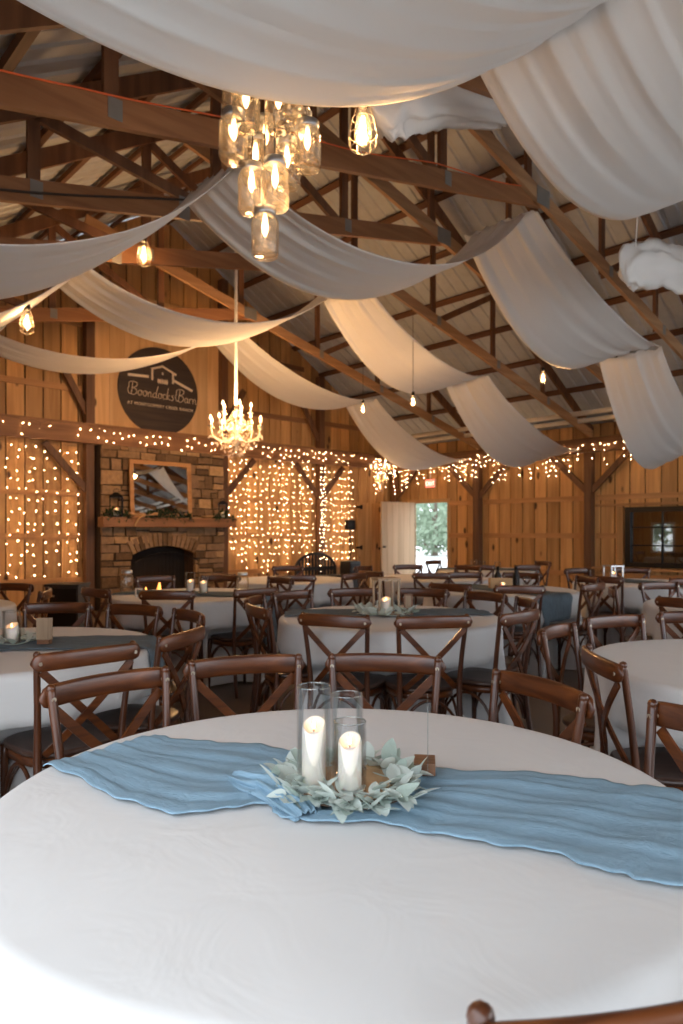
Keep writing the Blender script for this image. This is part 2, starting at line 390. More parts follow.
# roof: ribbed metal sheet, ribs run up the slope
def roof_side(name, sgn):
    bm = BM(); prof = []; v = VB-.3
    while v < VG+.4:
        prof += [(v, 0), (v+.15, 0), (v+.17, .022), (v+.21, .022), (v+.23, 0)]; v += .23
    u0 = UL-.5 if sgn < 0 else UR+.5
    ra = []; rb = []
    for y, dz in prof:
        ra.append(bm.verts.new((u0, y, EAVE_Z - .5*PITCH + .13 + dz))); rb.append(bm.verts.new((RIDGE_U+.01*sgn, y, roof_z(RIDGE_U)+.13+dz)))
    for i in range(len(ra)-1): bm.faces.new((ra[i], ra[i+1], rb[i+1], rb[i]))
    return struct(name, bm, M['roof'])
roof_side('ceiling', -1); roof_side('ceiling.001', 1)
# purlins
trim_n = 1
for sgn in (-1, 1):
    for i in range(9):
        u = (UL if sgn < 0 else UR) - sgn*(.15 + i*.76)
        bm = BM(); z = roof_z(u)+.075
        bar(bm, (u, VB, z), (u, VG, z), .045, .10, up=(PITCH*-sgn*-1, 0, 1))
        struct('trim_%d' % trim_n, bm, M['truss_dark']); trim_n += 1
# wall girts
def gx(u0, u1, z, m=M['pine_x'], d=.045, h=.10):
    global trim_n
    bm = BM(); box(bm, u0, u1, VG-d, VG-.008, z-h/2, z+h/2); struct('trim_%d' % trim_n, bm, m); trim_n += 1
def gy(v0, v1, z, m=M['pine_y'], d=.045, h=.10):
    global trim_n
    bm = BM(); box(bm, UR-d, UR-.008, v0, v1, z-h/2, z+h/2); struct('trim_%d' % trim_n, bm, m); trim_n += 1
GP = [2.3, 4.87, 7.56, 10.1]; EP = [9.12, 6.52, 3.92, 1.32, -1.28]
for z in (2.0, 1.27, .53):
    for a, c in ((UL+.05, 2.2), (2.4, 4.78), (7.66, 10.0), (10.2, 11.25 if z < 2.02 else UR)): gx(a, c, z)
    for a, c in ((9.22, 9.98), (6.62, 9.02)): gy(a, c, z)
    if z > 1.9: gy(-.6, 6.42, 2.0)
    elif z > 1: gy(5.95, 6.42, z)
    else: gy(-.6, 6.42, z)
for z in (3.78, 4.9):
    gx(.9 if z < 4 else 2.7, 4.78, z, M['pine_x']); gx(7.66, 11.6 if z < 4 else 9.7, z, M['header_x'])
# shelf boards under and over the window
bm = BM(); box(bm, UR-.24, UR-.05, -.6, 6.42, .645, .685, bev=.004); tag(obj('bar_shelf', bm, M['pine_y']), 'long pale pine drink shelf along the wall under the black window', 'shelf')
bm = BM(); box(bm, UR-.12, UR-.05, -.6, 6.42, 1.83, 1.875); struct('trim_%d' % trim_n, bm, M['pine_y']); trim_n += 1
bm = BM(); box(bm, UR-.05, UR-.01, 5.9, 6.02, .69, 1.82); struct('trim_%d' % trim_n, bm, M['pine']); trim_n += 1

# black-framed window in the right wall
w = bpy.data.objects.new('window_1', None); C.objects.link(w); w.location = (UR, 0, 0); w['kind'] = 'structure'
bm = BM()
box(bm, -.06, .05, WIN[0], WIN[1], WIN[2], WIN[2]+.09); box(bm, -.06, .05, WIN[0], WIN[1], WIN[3]-.09, WIN[3])
box(bm, -.06, .05, WIN[0], WIN[0]+.09, WIN[2]+.09, WIN[3]-.09); box(bm, -.06, .05, WIN[1]-.1, WIN[1], WIN[2]+.09, WIN[3]-.09)
for v in (3.55, 4.1, 4.65, 5.2): box(bm, -.02, .01, v-.012, v+.012, WIN[2]+.09, WIN[3]-.09)
for z in (1.10, 1.43): box(bm, -.02, .01, WIN[0]+.09, WIN[1]-.1, z-.012, z+.012)
o = obj('window_frame', bm, M['black'], w); o['label'] = 'black window frame with thin glazing bars'
bm = BM(); box(bm, .012, .018, WIN[0]+.05, WIN[1]-.05, WIN[2]+.05, WIN[3]-.05)
obj('window_pane', bm, glass_mat('dark_pane', (.85, .82, .78), .7, .02, .14), w)
# a small storeroom of boards behind that window (dark room)
bm = BM(); box(bm, 1.6, 1.64, WIN[0]-.8, WIN[1]+.8, -.1, 2.6, .3); box(bm, .06, 1.6, WIN[0]-.8, WIN[0]-.76, -.1, 2.6, .3); box(bm, .06, 1.6, WIN[1]+.76, WIN[1]+.8, -.1, 2.6, .3); box(bm, .06, 1.6, WIN[0]-.8, WIN[1]+.8, 2.56, 2.6, .3); box(bm, .06, 1.6, WIN[0]-.8, WIN[1]+.8, -.1, -.06, .3)
o = struct('wall_storeroom', bm, M['pine']); o.location = (UR, 0, 0)
# window in the left wall (seen mirrored in the dark pane)
w = bpy.data.objects.new('window_2', None); C.objects.link(w); w.location = (UL, 0, 0); w['kind'] = 'structure'
bm = BM(); 
for a, c, d, e in ((10.05, 10.9, .58, .66), (10.05, 10.9, 1.62, 1.70), (10.05, 10.13, .66, 1.62), (10.82, 10.9, .66, 1.62), (10.46, 10.49, .66, 1.62)): box(bm, -.05, .03, a, c, d, e)
obj('window_frame', bm, M['white'], w)
bm = BM(); box(bm, -.02, -.015, 10.1, 10.85, .62, 1.66); obj('window_pane', bm, M['glass'], w)

# open door in the right wall
bm = BM()
box(bm, UR-.02, UR+.09, DOOR[1]-.0, DOOR[1]+.10, 0, 2.12); box(bm, UR-.02, UR+.09, DOOR[0]-.10, DOOR[0], 0, 2.12); box(bm, UR-.02, UR+.09, DOOR[0], DOOR[1], 2.03, 2.12)
struct('door_frame', bm, M['pine_light'])
d = bpy.data.objects.new('door_1', None); C.objects.link(d); d['kind'] = 'structure'; d.location = (UR-.03, DOOR[1]-.03, 0); d.rotation_euler = (0, 0, math.radians(-9))
bm = BM()
for i in range(6): box(bm, -1.0+i*.1667+.002, -1.0+(i+1)*.1667-.002, -.045, 0, .02, 2.05, .3+.4*((i*37) % 5)/5)
obj('door_leaf', bm, M['door_wood'], d)
bm = BM(); box(bm, -.96, -.90, -.09, -.045, .98, 1.02); obj('door_handle', bm, M['black'], d)
# plank door in the gable wall by the corner
d = bpy.data.objects.new('door_2', None); C.objects.link(d); d['kind'] = 'structure'; d.location = (11.28, VG-.05, 0)
bm = BM()
for i in range(4): box(bm, i*.25+.003, (i+1)*.25-.003, -.03, .02, .02, 2.04, .4+.12*i)
obj('door_leaf', bm, M['pine'], d)
for z in (1.93, .98):
    bm = BM(); box(bm, -.04, .14, -.045, -.03, z-.025, z+.025); box(bm, .10, .16, -.05, -.03, z-.05, z+.05); obj('hinge', bm, M['black'], d)
bm = BM(); box(bm, .72, .90, -.06, -.03, .92, .98); box(bm, .78, .82, -.09, -.06, .88, 1.0); obj('latch', bm, M['black'], d)

# ------------------------------------------------------------------ posts, braces, headers
def post(name, x, y, h, braces, label, s=.15):
    o = thing(name, label, 'post', (x, y, 0)); bm = BM(); box(bm, -s/2, s/2, -s/2, s/2, 0, h, bev=.006); obj('post_shaft', bm, M['post'], o)
    for (dx, dy, z0, z1) in braces:
        bm = BM(); bar(bm, (dx*.05, dy*.05, z0), (dx, dy, z1), .11, .06, up=(0, 0, 1)); obj('brace', bm, M['post'], o)
yg = VG-.12
names_g = ['dark timber post at left end of the fairy lit gable wall', 'dark timber post against the left side of the stone fireplace', 'dark timber post against the right side of the stone fireplace', 'dark timber post wrapped by fairy lights between fireplace and corner']
for u, l in zip(GP, names_g):
    br = [(-.75, 0, 2.05, 2.82)] if u < 5 else ([(.75, 0, 2.05, 2.82)] if u < 8 else [(-.7, 0, 2.1, 2.82), (.7, 0, 2.1, 2.82)])
    br += [(-.5, 0, 3.35, 4.2)] if u < 5 else [(.5, 0, 3.35, 4.2)] if u < 8 else [(-.5, 0, 3.35, 4.1)]
    post('timber_post', u, yg, roof_z(u)-.05, br, l)
names_e = ['dark timber post with two knee braces right of the open door', 'dark timber post with knee braces left of the black window', 'timber post in the middle of the black window wall', 'timber post beyond the black window on the long wall', 'rearmost timber post on the long wall']
for v, l in zip(EP, names_e):
    post('timber_post', UR-.13, v, 2.86, [(0, -.8, 2.12, 2.85), (0, .8, 2.12, 2.85)], l)
post('timber_post', UR-.14, VG-.16, 2.86, [(0, -.7, 2.12, 2.85)], 'dark timber corner post behind the open plank door')
bm = BM(); box(bm, UL+.05, UR-.05, VG-.30, VG-.197, 2.84, 3.18, bev=.006); tag(obj('header_beam', bm, M['header_x']), 'wide brown header beam across the gable wall above the mantel', 'beam')
bm = BM(); box(bm, UR-.20, UR-.045, VB+.1, VG-.17, 2.87, 3.14, bev=.006); tag(obj('header_beam', bm, M['header_y']), 'dark header beam along the top of the right wall under the roof', 'beam')

# ------------------------------------------------------------------ scissor trusses
T = .045
def lb(u): return 3.435 + .2155*(u-0)            # left bottom chord centre line
def rb_(u): return 4.79 - .262*(u-6.46)         # right bottom chord centre line
def make_truss(label):
    o = thing('roof_truss', label, 'truss', group='timber scissor trusses under the roof')
    bm = BM(); bar(bm, (UL+.02, .0, lb(UL)), (6.44, .0, lb(6.44)), .17, T); obj('bottom_chord', bm, M['truss'], o)
    bm = BM(); bar(bm, (3.75, -.047, rb_(3.75)), (UR-.1, -.047, rb_(UR-.1)), .15, T); obj('bottom_chord', bm, M['truss_lit'], o)
    bm = BM(); bar(bm, (UL-.3, 0, roof_z(UL)-.06-.3*PITCH), (RIDGE_U, 0, roof_z(RIDGE_U)-.06), .16, T); obj('top_chord', bm, M['web'], o)
    bm = BM(); bar(bm, (RIDGE_U, 0, roof_z(RIDGE_U)-.06), (UR+.3, 0, roof_z(UR)-.06-.3*PITCH), .16, T); obj('top_chord', bm, M['web'], o)
    top = lambda u: roof_z(u)-.10
    webs = [((1.79, lb(1.79)), (1.79, top(1.79))), ((3.35, lb(3.35)), (3.35, top(3.35))), ((4.9, lb(4.9)), (4.9, top(4.9))), ((1.79, top(1.79)), (3.35, lb(3.35))), ((3.35, top(3.35)), (4.9, lb(4.9))),
            ((7.9, rb_(7.9)), (7.9, top(7.9))), ((9.4, rb_(9.4)), (9.4, top(9.4))), ((10.9, rb_(10.9)), (10.9, top(10.9))), ((7.9, rb_(7.9)), (9.4, top(9.4))), ((6.3, 4.8), (6.3, roof_z(6.2)-.1))]
    for (a, za), (c, zc) in webs:
        bm = BM(); bar(bm, (a, .045, za), (c, .045, zc), *((.04, .09, (0, 1, 0)) if a == c else (.09, .04, (0, 0, 1)))); obj('web_member', bm, M['web'], o)
    for u in (1.79, 3.35, 4.9, 7.9, 9.4, 10.9):
        z = lb(u) if u < 6.2 else rb_(u)
        yy = -.027 if u < 6.2 else -.0745
        bm = BM(); box(bm, u-.045, u+.045, yy, yy+.003, z-.05, z+.075); obj('nail_plate', bm, M['plate'], o)
    bm = BM(); box(bm, 6.28, 6.52, -.077, -.073, 4.72, 4.90); obj('nail_plate', bm, M['plate'], o)
    bm = BM(); box(bm, 2.95, 3.05, -.028, -.024, lb(3)-.10, lb(3)+.09); obj('nail_plate', bm, M['plate'], o)
    return o
TV = [-2.58, -1.28, .02, 1.32, 2.62, 3.92, 5.22, 6.52, 9.12]
ordn = ['scissor truss behind the viewer nearest the open gable', 'scissor truss second from the open gable end', 'scissor truss directly over the viewer', 'scissor truss over the front white drape, above the front table', 'scissor truss carrying the crumpled white fabric bundle',
        'light brown scissor truss with metal plates behind the jar chandelier', 'scissor truss just beyond the light brown one behind the jar chandelier', 'scissor truss carrying the second row of white drapes', 'scissor truss carrying the third row of white drapes, nearest the sign']
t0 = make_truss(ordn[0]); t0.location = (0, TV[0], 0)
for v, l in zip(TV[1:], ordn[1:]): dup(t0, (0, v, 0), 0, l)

# conduits along the roof edge
for (u, z, l) in ((11.75, 3.50, 'upper of two pale pipes along the right roof edge'), (11.95, 3.40, 'lower of two pale pipes along the right roof edge')):
    bm = BM(); tube(bm, [(u, -3, z), (u, 11.3, z)], .045, 12); tag(obj('ceiling_pipe', bm, M['pipe'], smooth=True), l, 'pipe')

# ------------------------------------------------------------------ drapes
def drape(u0, z0, u1, z1, va, vb, sag_a, sag_b, label, seed, g0=.8, g1=.8, nu=48, nw=40, skew=0):
    rng = random.Random(seed); bm = BM(); ph = [rng.random()*6.28 for _ in range(6)]
    vc = (va+vb)/2; hw = (vb-va)/2; grid = []
    for i in range(nu+1):
        t_ = i/nu; tt = t_
        gath = g0 + (1-g0)*smoothstep(0, .45, tt) if tt < .5 else g1 + (1-g1)*smoothstep(0, .45, 1-tt)
        endness = (1-min(1, 4*tt*(1-tt)))
        row = []
        for j in range(nw+1):
            w_ = j/nw; sg = sag_a + (sag_b-sag_a)*w_
            par = 4*tt*(1-tt)
            z = z0+(z1-z0)*tt - sg*(par**.92)
            fold = .022*math.sin(2*PI*(3.2*w_)+ph[0]+1.5*tt) + .018*math.sin(2*PI*6.5*w_+ph[1]-tt*2) + .009*math.sin(2*PI*13*w_+ph[2])
            z += fold*(.09 + .5*endness)
            u = u0+(u1-u0)*tt + .02*math.sin(9*w_+ph[3])*endness
            y = vc + hw*(2*w_-1)*gath + .008*math.sin(2*PI*5*w_+ph[4]+3*tt)
            row.append(bm.verts.new((u, y, z)))
        grid.append(row)
    for i in range(nu):
        for j in range(nw): bm.faces.new((grid[i][j], grid[i+1][j], grid[i+1][j+1], grid[i][j+1]))
    o = obj('ceiling_drape', bm, M['drape'], smooth=True)
    sol = o.modifiers.new('thickness', 'SOLIDIFY'); sol.thickness = .004
    return tag(o, label, 'drape', 'white fabric swags hung from the trusses')
EL = (UL+.1, 3.05); Q1 = (2.75, 3.93); Q2 = (6.40, 4.72); Q3 = (9.5, 3.87); ER = (12.4, 2.98)
# row 0
drape(*EL, 3.45, 4.15, 1.25, 2.14, .56, .58, 'huge white swag overhead directly in front of the jar chandelier top', 1, .9, .9)
drape(3.0, 3.98, *Q2, 1.25, 2.32, .74, .80, 'broad white swag filling the top right corner', 2, .95, .85)
drape(*Q2, *Q3, 1.25, 2.2, .4, .65, 'white swag beyond the right edge of the front row', 3)
# row 1
drape(*EL, *Q1, 3.92, 4.85, .58, .66, 'white swag at the left rising to the light brown truss', 4, .9, .55)
drape(*Q1, 6.42, 4.72, 3.94, 4.87, .66, .74, 'white swag directly behind the jar chandelier', 5, .85, .75)
drape(6.45, 4.74, 9.55, 3.87, 3.94, 4.9, .22, .66, 'steep white swag right of the jar chandelier, beside the sloping light beam', 6, .97, .92)
drape(9.6, 3.86, *ER, 3.94, 4.9, .5, 1.0, 'white swag hanging down to the wall above the black window', 7, .92, .92)
# row 2
drape(*EL, 2.75, 3.95, 6.54, 7.5, .5, .6, 'white swag at the far left edge behind a glowing bulb', 8, .9, .6)
drape(2.75, 3.95, 6.35, 4.70, 6.54, 7.5, .60, .68, 'white swag crossing left of centre above the round sign', 9, .8, .6)
drape(6.55, 4.66, 9.3, 3.87, 6.54, 7.5, .34, .60, 'white swag centred below the jar chandelier, right of the round sign', 10, .9, .85)
drape(9.3, 3.87, 12.35, 2.92, 6.54, 7.5, .32, .72, 'white swag dropping to the post right of the open door', 11, .9, .85)
# row 3
drape(*EL, 2.8, 3.95, 9.14, 10.1, .5, .6, 'short white swag at far left near the gable wall', 12, .9, .8)
drape(2.6, 3.85, 6.2, 4.6, 9.14, 10.1, .45, .50, 'thin white swag across the top of the round sign', 13, .85, .8)
drape(6.2, 4.66, 9.4, 3.86, 9.14, 10.1, .35, .48, 'white swag behind the crystal chandelier rod', 14, .9, .8)
drape(9.4, 3.86, 12.35, 2.95, 9.14, 10.1, .35, .62, 'small white swag ending above the exit sign', 15, .9, .85)
# crumpled bundles
def bundle(pts, rad, label, seed, squash=1.3):
    rng = random.Random(seed); bm = BM(); P = catmull(pts, 8); n = 28; rings = []
    for i, p in enumerate(P):
        t_ = i/(len(P)-1); d = (P[min(i+1, len(P)-1)] - P[max(i-1, 0)]).normalized(); s = d.cross(Vector((0, 0, 1))).normalized(); u = s.cross(d)
        R = rad(t_); ring = []
        for k in range(n):
            a = 2*PI*k/n
            rr = R*(1 + .20*math.sin(5*a + 3*t_+seed) + .12*math.sin(9*a - 7*t_) + .08*math.sin(21*t_+a*2) + .05*rng.uniform(-1, 1))
            ring.append(bm.verts.new(p + s*math.cos(a)*rr*.55 + u*math.sin(a)*rr*squash))
        rings.append(ring)
    for a, b_ in zip(rings, rings[1:]):
        for k in range(n): bm.faces.new((a[k], a[(k+1) % n], b_[(k+1) % n], b_[k]))
    bm.faces.new(rings[0][::-1]); bm.faces.new(rings[-1])
    o = obj('fabric_bundle', bm, M['drape'], smooth=True)
    return tag(o, label, 'fabric')
bundle([(2.78, 2.70, 3.62), (2.86, 2.70, 3.78), (3.1, 2.70, 3.93), (3.5, 2.70, 4.06), (3.95, 2.70, 4.19)], lambda t_: .09+.05*math.sin(PI*min(1, t_*1.2)), 'crumpled white fabric gathered on a truss beside the cage pendant', 3)
fb = bundle([(6.02, 2.80, 3.58), (6.12, 2.80, 3.70), (6.5, 2.80, 3.83), (7.0, 2.80, 3.93), (7.7, 2.80, 4.02)], lambda t_: .05+.10*math.sin(PI*min(.55, t_*1.2)), 'crumpled white fabric bundle hanging below a truss above the right swags', 5)
for u in (6.15, 7.2):
    bm = BM(); tube(bm, [(u, 2.72, rb_(u) if u > 6.46 else lb(u)), (u, 2.77, 3.9)], .006, 6); obj('tie', bm, M['drape'], fb)

# ------------------------------------------------------------------ chairs
def make_chair():
    o = thing('cross_back_chair', '', 'chair')
    # seat: rounded trapezoid, slightly dished
    bm = BM(); n = 36; R0 = []; R1 = []
    def outline(k, s=1):
        a = 2*PI*k/n; c_, s_ = math.cos(a), math.sin(a)
        x = math.copysign(abs(c_)**.62, c_)*.198; y = math.copysign(abs(s_)**.62, s_)*.205
        x *= 1 + .08*(y/.205)
        return x*s, y*s
    prof = [(.93, .437), (1.0, .443), (1.015, .452), (1.0, .462), (.95, .466), (.6, .460), (.25, .458)]
    rings = [[bm.verts.new((*outline(k, s), z)) for k in range(n)] for s, z in prof]
    for a, b_ in zip(rings, rings[1:]):
        for k in range(n): bm.faces.new((a[k], a[(k+1) % n], b_[(k+1) % n], b_[k]))
    bm.faces.new(rings[0][::-1]); bm.faces.new(rings[-1])
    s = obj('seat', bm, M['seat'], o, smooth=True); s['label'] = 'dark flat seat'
    bm = BM(); rings = [[bm.verts.new((*outline(k, sc), z)) for k in range(n)] for sc, z in ((.88, .436), (.93, .436), (.95, .40), (.90, .40))]
    for a, b_ in zip(rings, rings[1:]+rings[:1]):
        for k in range(n): bm.faces.new((a[k], a[(k+1) % n], b_[(k+1) % n], b_[k]))
    obj('seat_frame', bm, M['chair'], o, smooth=True)
    for sx in (-1, 1):
        bm = BM()   # rear leg runs on up as the back post
        tube(bm, catmull([(sx*.185, -.25, 0), (sx*.180, -.215, .22), (sx*.176, -.195, .44), (sx*.182, -.212, .62), (sx*.193, -.236, .78), (sx*.199, -.250, .872)], 4), [.0135+.003*math.sin(PI*min(1, i/12)) for i in range(21)], 10)
        ball(bm, (sx*.199, -.250, .872), .0145, 2)
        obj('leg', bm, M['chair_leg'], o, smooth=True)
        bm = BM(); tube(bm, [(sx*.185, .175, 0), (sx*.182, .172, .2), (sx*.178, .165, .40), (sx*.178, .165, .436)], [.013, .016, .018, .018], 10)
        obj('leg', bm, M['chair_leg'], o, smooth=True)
        # cross strip: flat bentwood from rail corner to the opposite seat corner
        bm = BM(); P = []
        for k in range(13):
            t_ = k/12; x = sx*.185*(1-t_) + (-sx*.150)*t_; z = .805*(1-t_) + .462*t_; y = -.262*(1-t_) - .196*t_ - (.022+.006*sx)*math.sin(PI*t_)
            P.append((x, y, z))
        rings = []
        for k, p in enumerate(P):
            p = Vector(p); d = (Vector(P[min(k+1, 12)]) - Vector(P[max(k-1, 0)])).normalized(); nrm = Vector((0, 1, 0)); nrm = (nrm - d*nrm.dot(d)).normalized(); s_ = d.cross(nrm)
            rings.append([bm.verts.new(p + s_*a*.0155 + nrm*b_*.0045) for a, b_ in ((-1, -1), (1, -1), (1, 1), (-1, 1))])
        for a, b_ in zip(rings, rings[1:]):
            for k in range(4): bm.faces.new((a[k], a[(k+1) % 4], b_[(k+1) % 4], b_[k]))
        bm.faces.new(rings[0][::-1]); bm.faces.new(rings[-1])
        obj('cross_slat', bm, M['chair'], o)
    # bowed top rail with rounded ends
    bm = BM(); rings = []; nx = 32
    for i in range(nx+1):
        f = -1+2*i/nx; x = .228*f
        e = max(0, (abs(x)-.190)/.038); hh = .036*math.sqrt(max(0.02, 1-e*e)); 
        y = -.262 - .034*(1-f*f) ; zc = .842 + .006*(1-f*f); th = .011*math.sqrt(max(.08, 1-e**4))
        ring = []
        for k in range(12):
            a = 2*PI*k/12; cy = math.copysign(abs(math.cos(a))**.6, math.cos(a)); cz = math.copysign(abs(math.sin(a))**.55, math.sin(a))
            ring.append(bm.verts.new((x, y + cy*th, zc + cz*hh)))
        rings.append(ring)
    for a, b_ in zip(rings, rings[1:]):
        for k in range(12): bm.faces.new((a[k], a[(k+1) % 12], b_[(k+1) % 12], b_[k]))
    bm.faces.new(rings[0][::-1]); bm.faces.new(rings[-1])
    rail = obj('top_rail', bm, M['chair'], o, smooth=True)
    for sx in (-1, 1):
        bm = BM(); tube(bm, [(sx*.196, -.283, .84), (sx*.196, -.232, .84)], .0075, 10); obj('rail_pin', bm, M['pin'], rail)
    bm = BM(); tube(bm, [(-.018, -.238, .634), (.018, -.238, .634)], .001, 6); bm.free()
    # bentwood hoops under the seat
    for a, b_ in (((-.176, -.195), (.176, -.195)), ((-.178, .165), (.178, .165)), ((-.177, -.19), (-.178, .16)), ((.177, -.19), (.178, .16))):
        bm = BM(); P = []
        for k in range(13):
            t_ = k/12; x = a[0]+(b_[0]-a[0])*t_; y = a[1]+(b_[1]-a[1])*t_; z = .20 + .19*math.sin(PI*t_)**.55
            P.append((x, y, z))
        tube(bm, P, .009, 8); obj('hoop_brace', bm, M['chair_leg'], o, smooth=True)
    return o
CHAIR = make_chair(); chair_used = [False]; placed = []
def place_chair(rail_pos, face, label):
    """rail_pos: room position of the top rail's centre; face: the way the sitter looks"""
    f = Vector((face[0], face[1], 0)).normalized(); loc = Vector((rail_pos[0], rail_pos[1], 0)) + f*.275
    rz = math.atan2(f.y, f.x) - PI/2
    for q in placed:
        if (q-loc).length < .46: print('NEAR CHAIRS', label, '%.2f' % (q-loc).length)
    placed.append(loc)
    g = 'brown cross-back chairs around the tables'
    if not chair_used[0]:
        chair_used[0] = True; CHAIR.location = loc; CHAIR.rotation_euler = (0, 0, rz); CHAIR['label'] = label; CHAIR['group'] = g; return
    dup(CHAIR, loc, rz, label, g)

# ------------------------------------------------------------------ round tables with floor length cloths
RT = .745; ZT = .765
class Table: pass
def cloth_fn(T_):
    def r_at(th, z):
        drop = (ZT - z)/ZT
        if drop <= 0: return RT+.012
        f = T_.amp*smoothstep(0, 1, drop)*(math.sin(T_.n*th+T_.ph) + .45*math.sin((T_.n*2+3)*th+T_.ph*2.1) + .3*math.sin((T_.n-7)*th+T_.ph*.7))
        r = RT + .015 + .035*drop + f
        for (tc_, f_) in T_.dents:
            dth = (th - tc_ + PI) % (2*PI) - PI
            if abs(dth) > 1.1: continue
            lat = abs(r*math.sin(dth)); wgt = (1 - smoothstep(.235, .30, lat))*(1 - smoothstep(.47, .55, z))
            tgt = max(.34, f_/max(.5, math.cos(dth)))
            if tgt < r: r = r + (tgt-r)*wgt
        return r
    return r_at
def table(idx, cx, cy, desc, chairs, seed, n=16, amp=.042):
    """chairs: list of (rail position, label, optional facing)"""
    T_ = Table(); T_.c = Vector((cx, cy, 0)); T_.n = n; T_.ph = seed*1.7; T_.amp = amp; T_.dents = []; T_.idx = idx
    RM = {0: .86, 2: .96, 3: .9}.get(idx, 1.0)
    info = []
    for ch in chairs:
        d = Vector((ch[0][0], ch[0][1], 0)) - T_.c; info.append([math.atan2(d.y, d.x), max(d.length, RM)])
    for _ in range(60):
        for i in range(len(info)):
            for j in range(i+1, len(info)):
                (a, ra), (b, rb2) = info[i], info[j]; df = (b-a+PI) % (2*PI) - PI; need = (.385 if idx in (0, 3) else .41)/(((ra+rb2)/2)-.275)
                if abs(df) < need:
                    mv = (need-abs(df))/2*.6*(1 if df >= 0 else -1); info[i][0] -= mv; info[j][0] += mv
    for ch, (ang, r) in zip(chairs, info):
        d = Vector((math.cos(ang), math.sin(ang), 0))
        f = Vector((ch[2][0], ch[2][1], 0)).normalized() if len(ch) > 2 else -d
        p = T_.c + d*r
        place_chair(p, f, ch[1]); org = p + f*.275; fr = org + f*.225; q = fr - T_.c
        mid = org - T_.c
        T_.dents.append((math.atan2(mid.y, mid.x), max(.3, q.length if q.dot(mid) > 0 else .3)))
    t_ = thing('round_table', 'round table under the ' + desc, 'table', (cx, cy, 0), 0, 'round banquet tables')
    bm = BM(); lathe(bm, [(.70, .735), (.735, .737), (.742, .748), (.735, .758), (.3, .758)], 48); obj('tabletop', bm, M['walnut'], t_)
    for k in range(4):
        a = PI/4 + k*PI/2; bm = BM(); tube(bm, [(.22*math.cos(a), .22*math.sin(a), 0), (.22*math.cos(a), .22*math.sin(a), .736)], .014, 8); obj('leg', bm, M['steel'], t_)
    r_at = cloth_fn(T_); T_.r = r_at
    bm = BM(); NA = 240 if idx == 0 else 168
    prof = [('t', .15), ('t', .3), ('t', .45), ('t', .58), ('t', .68), ('t', .725), ('e', .2), ('e', .6)] + [('s', z) for z in (.745, .725, .70, .66, .62, .58, .54, .5, .45, .4, .33, .26, .19, .12, .06, .012)]
    rng = random.Random(seed); rings = []
    for kind, v in prof:
        ring = []
        for k in range(NA):
            th = 2*PI*k/NA
            if kind == 't': r = v; z = ZT + .0012*math.sin(7*th+v*30+T_.ph) + .0010*math.sin(3*th-v*50)
            elif kind == 'e': a = v*PI/2; r = .735+.022*math.sin(a); z = ZT-.02*(1-math.cos(a))
            else: z = v; r = r_at(th, z)
            ring.append(bm.verts.new((r*math.cos(th), r*math.sin(th), z)))
        rings.append(ring)
    c0 = bm.verts.new((0, 0, ZT))
    for k in range(NA): bm.faces.new((c0, rings[0][k], rings[0][(k+1) % NA]))
    for a, b_ in zip(rings, rings[1:]):
        for k in range(NA): bm.faces.new((a[k], b_[k], b_[(k+1) % NA], a[(k+1) % NA]))
    o = obj('tablecloth', bm, M['cloth'], smooth=True); o.location = (cx, cy, 0); tag(o, desc, 'tablecloth', 'floor length white tablecloths')
    T_.top = ZT+.003
    return T_
def cloth_point(T_, q, lift):
    """map a flat offset q from the table centre onto the cloth (over the edge it runs down the skirt)"""
    r = math.hypot(q[0], q[1]); th = math.atan2(q[1], q[0])
    if r < .735: return Vector((q[0], q[1], ZT+lift))
    e = r-.735
    if e < .03:
        a = e/.03*PI/2; rr = .735+(.022+lift)*math.sin(a); return Vector((rr*math.cos(th), rr*math.sin(th), ZT-.02*(1-math.cos(a))+lift*math.cos(a)))
    z = max(.03, ZT-.02-(e-.03)); rr = T_.r(th, z)+lift+.004
    return Vector((rr*math.cos(th), rr*math.sin(th), z))
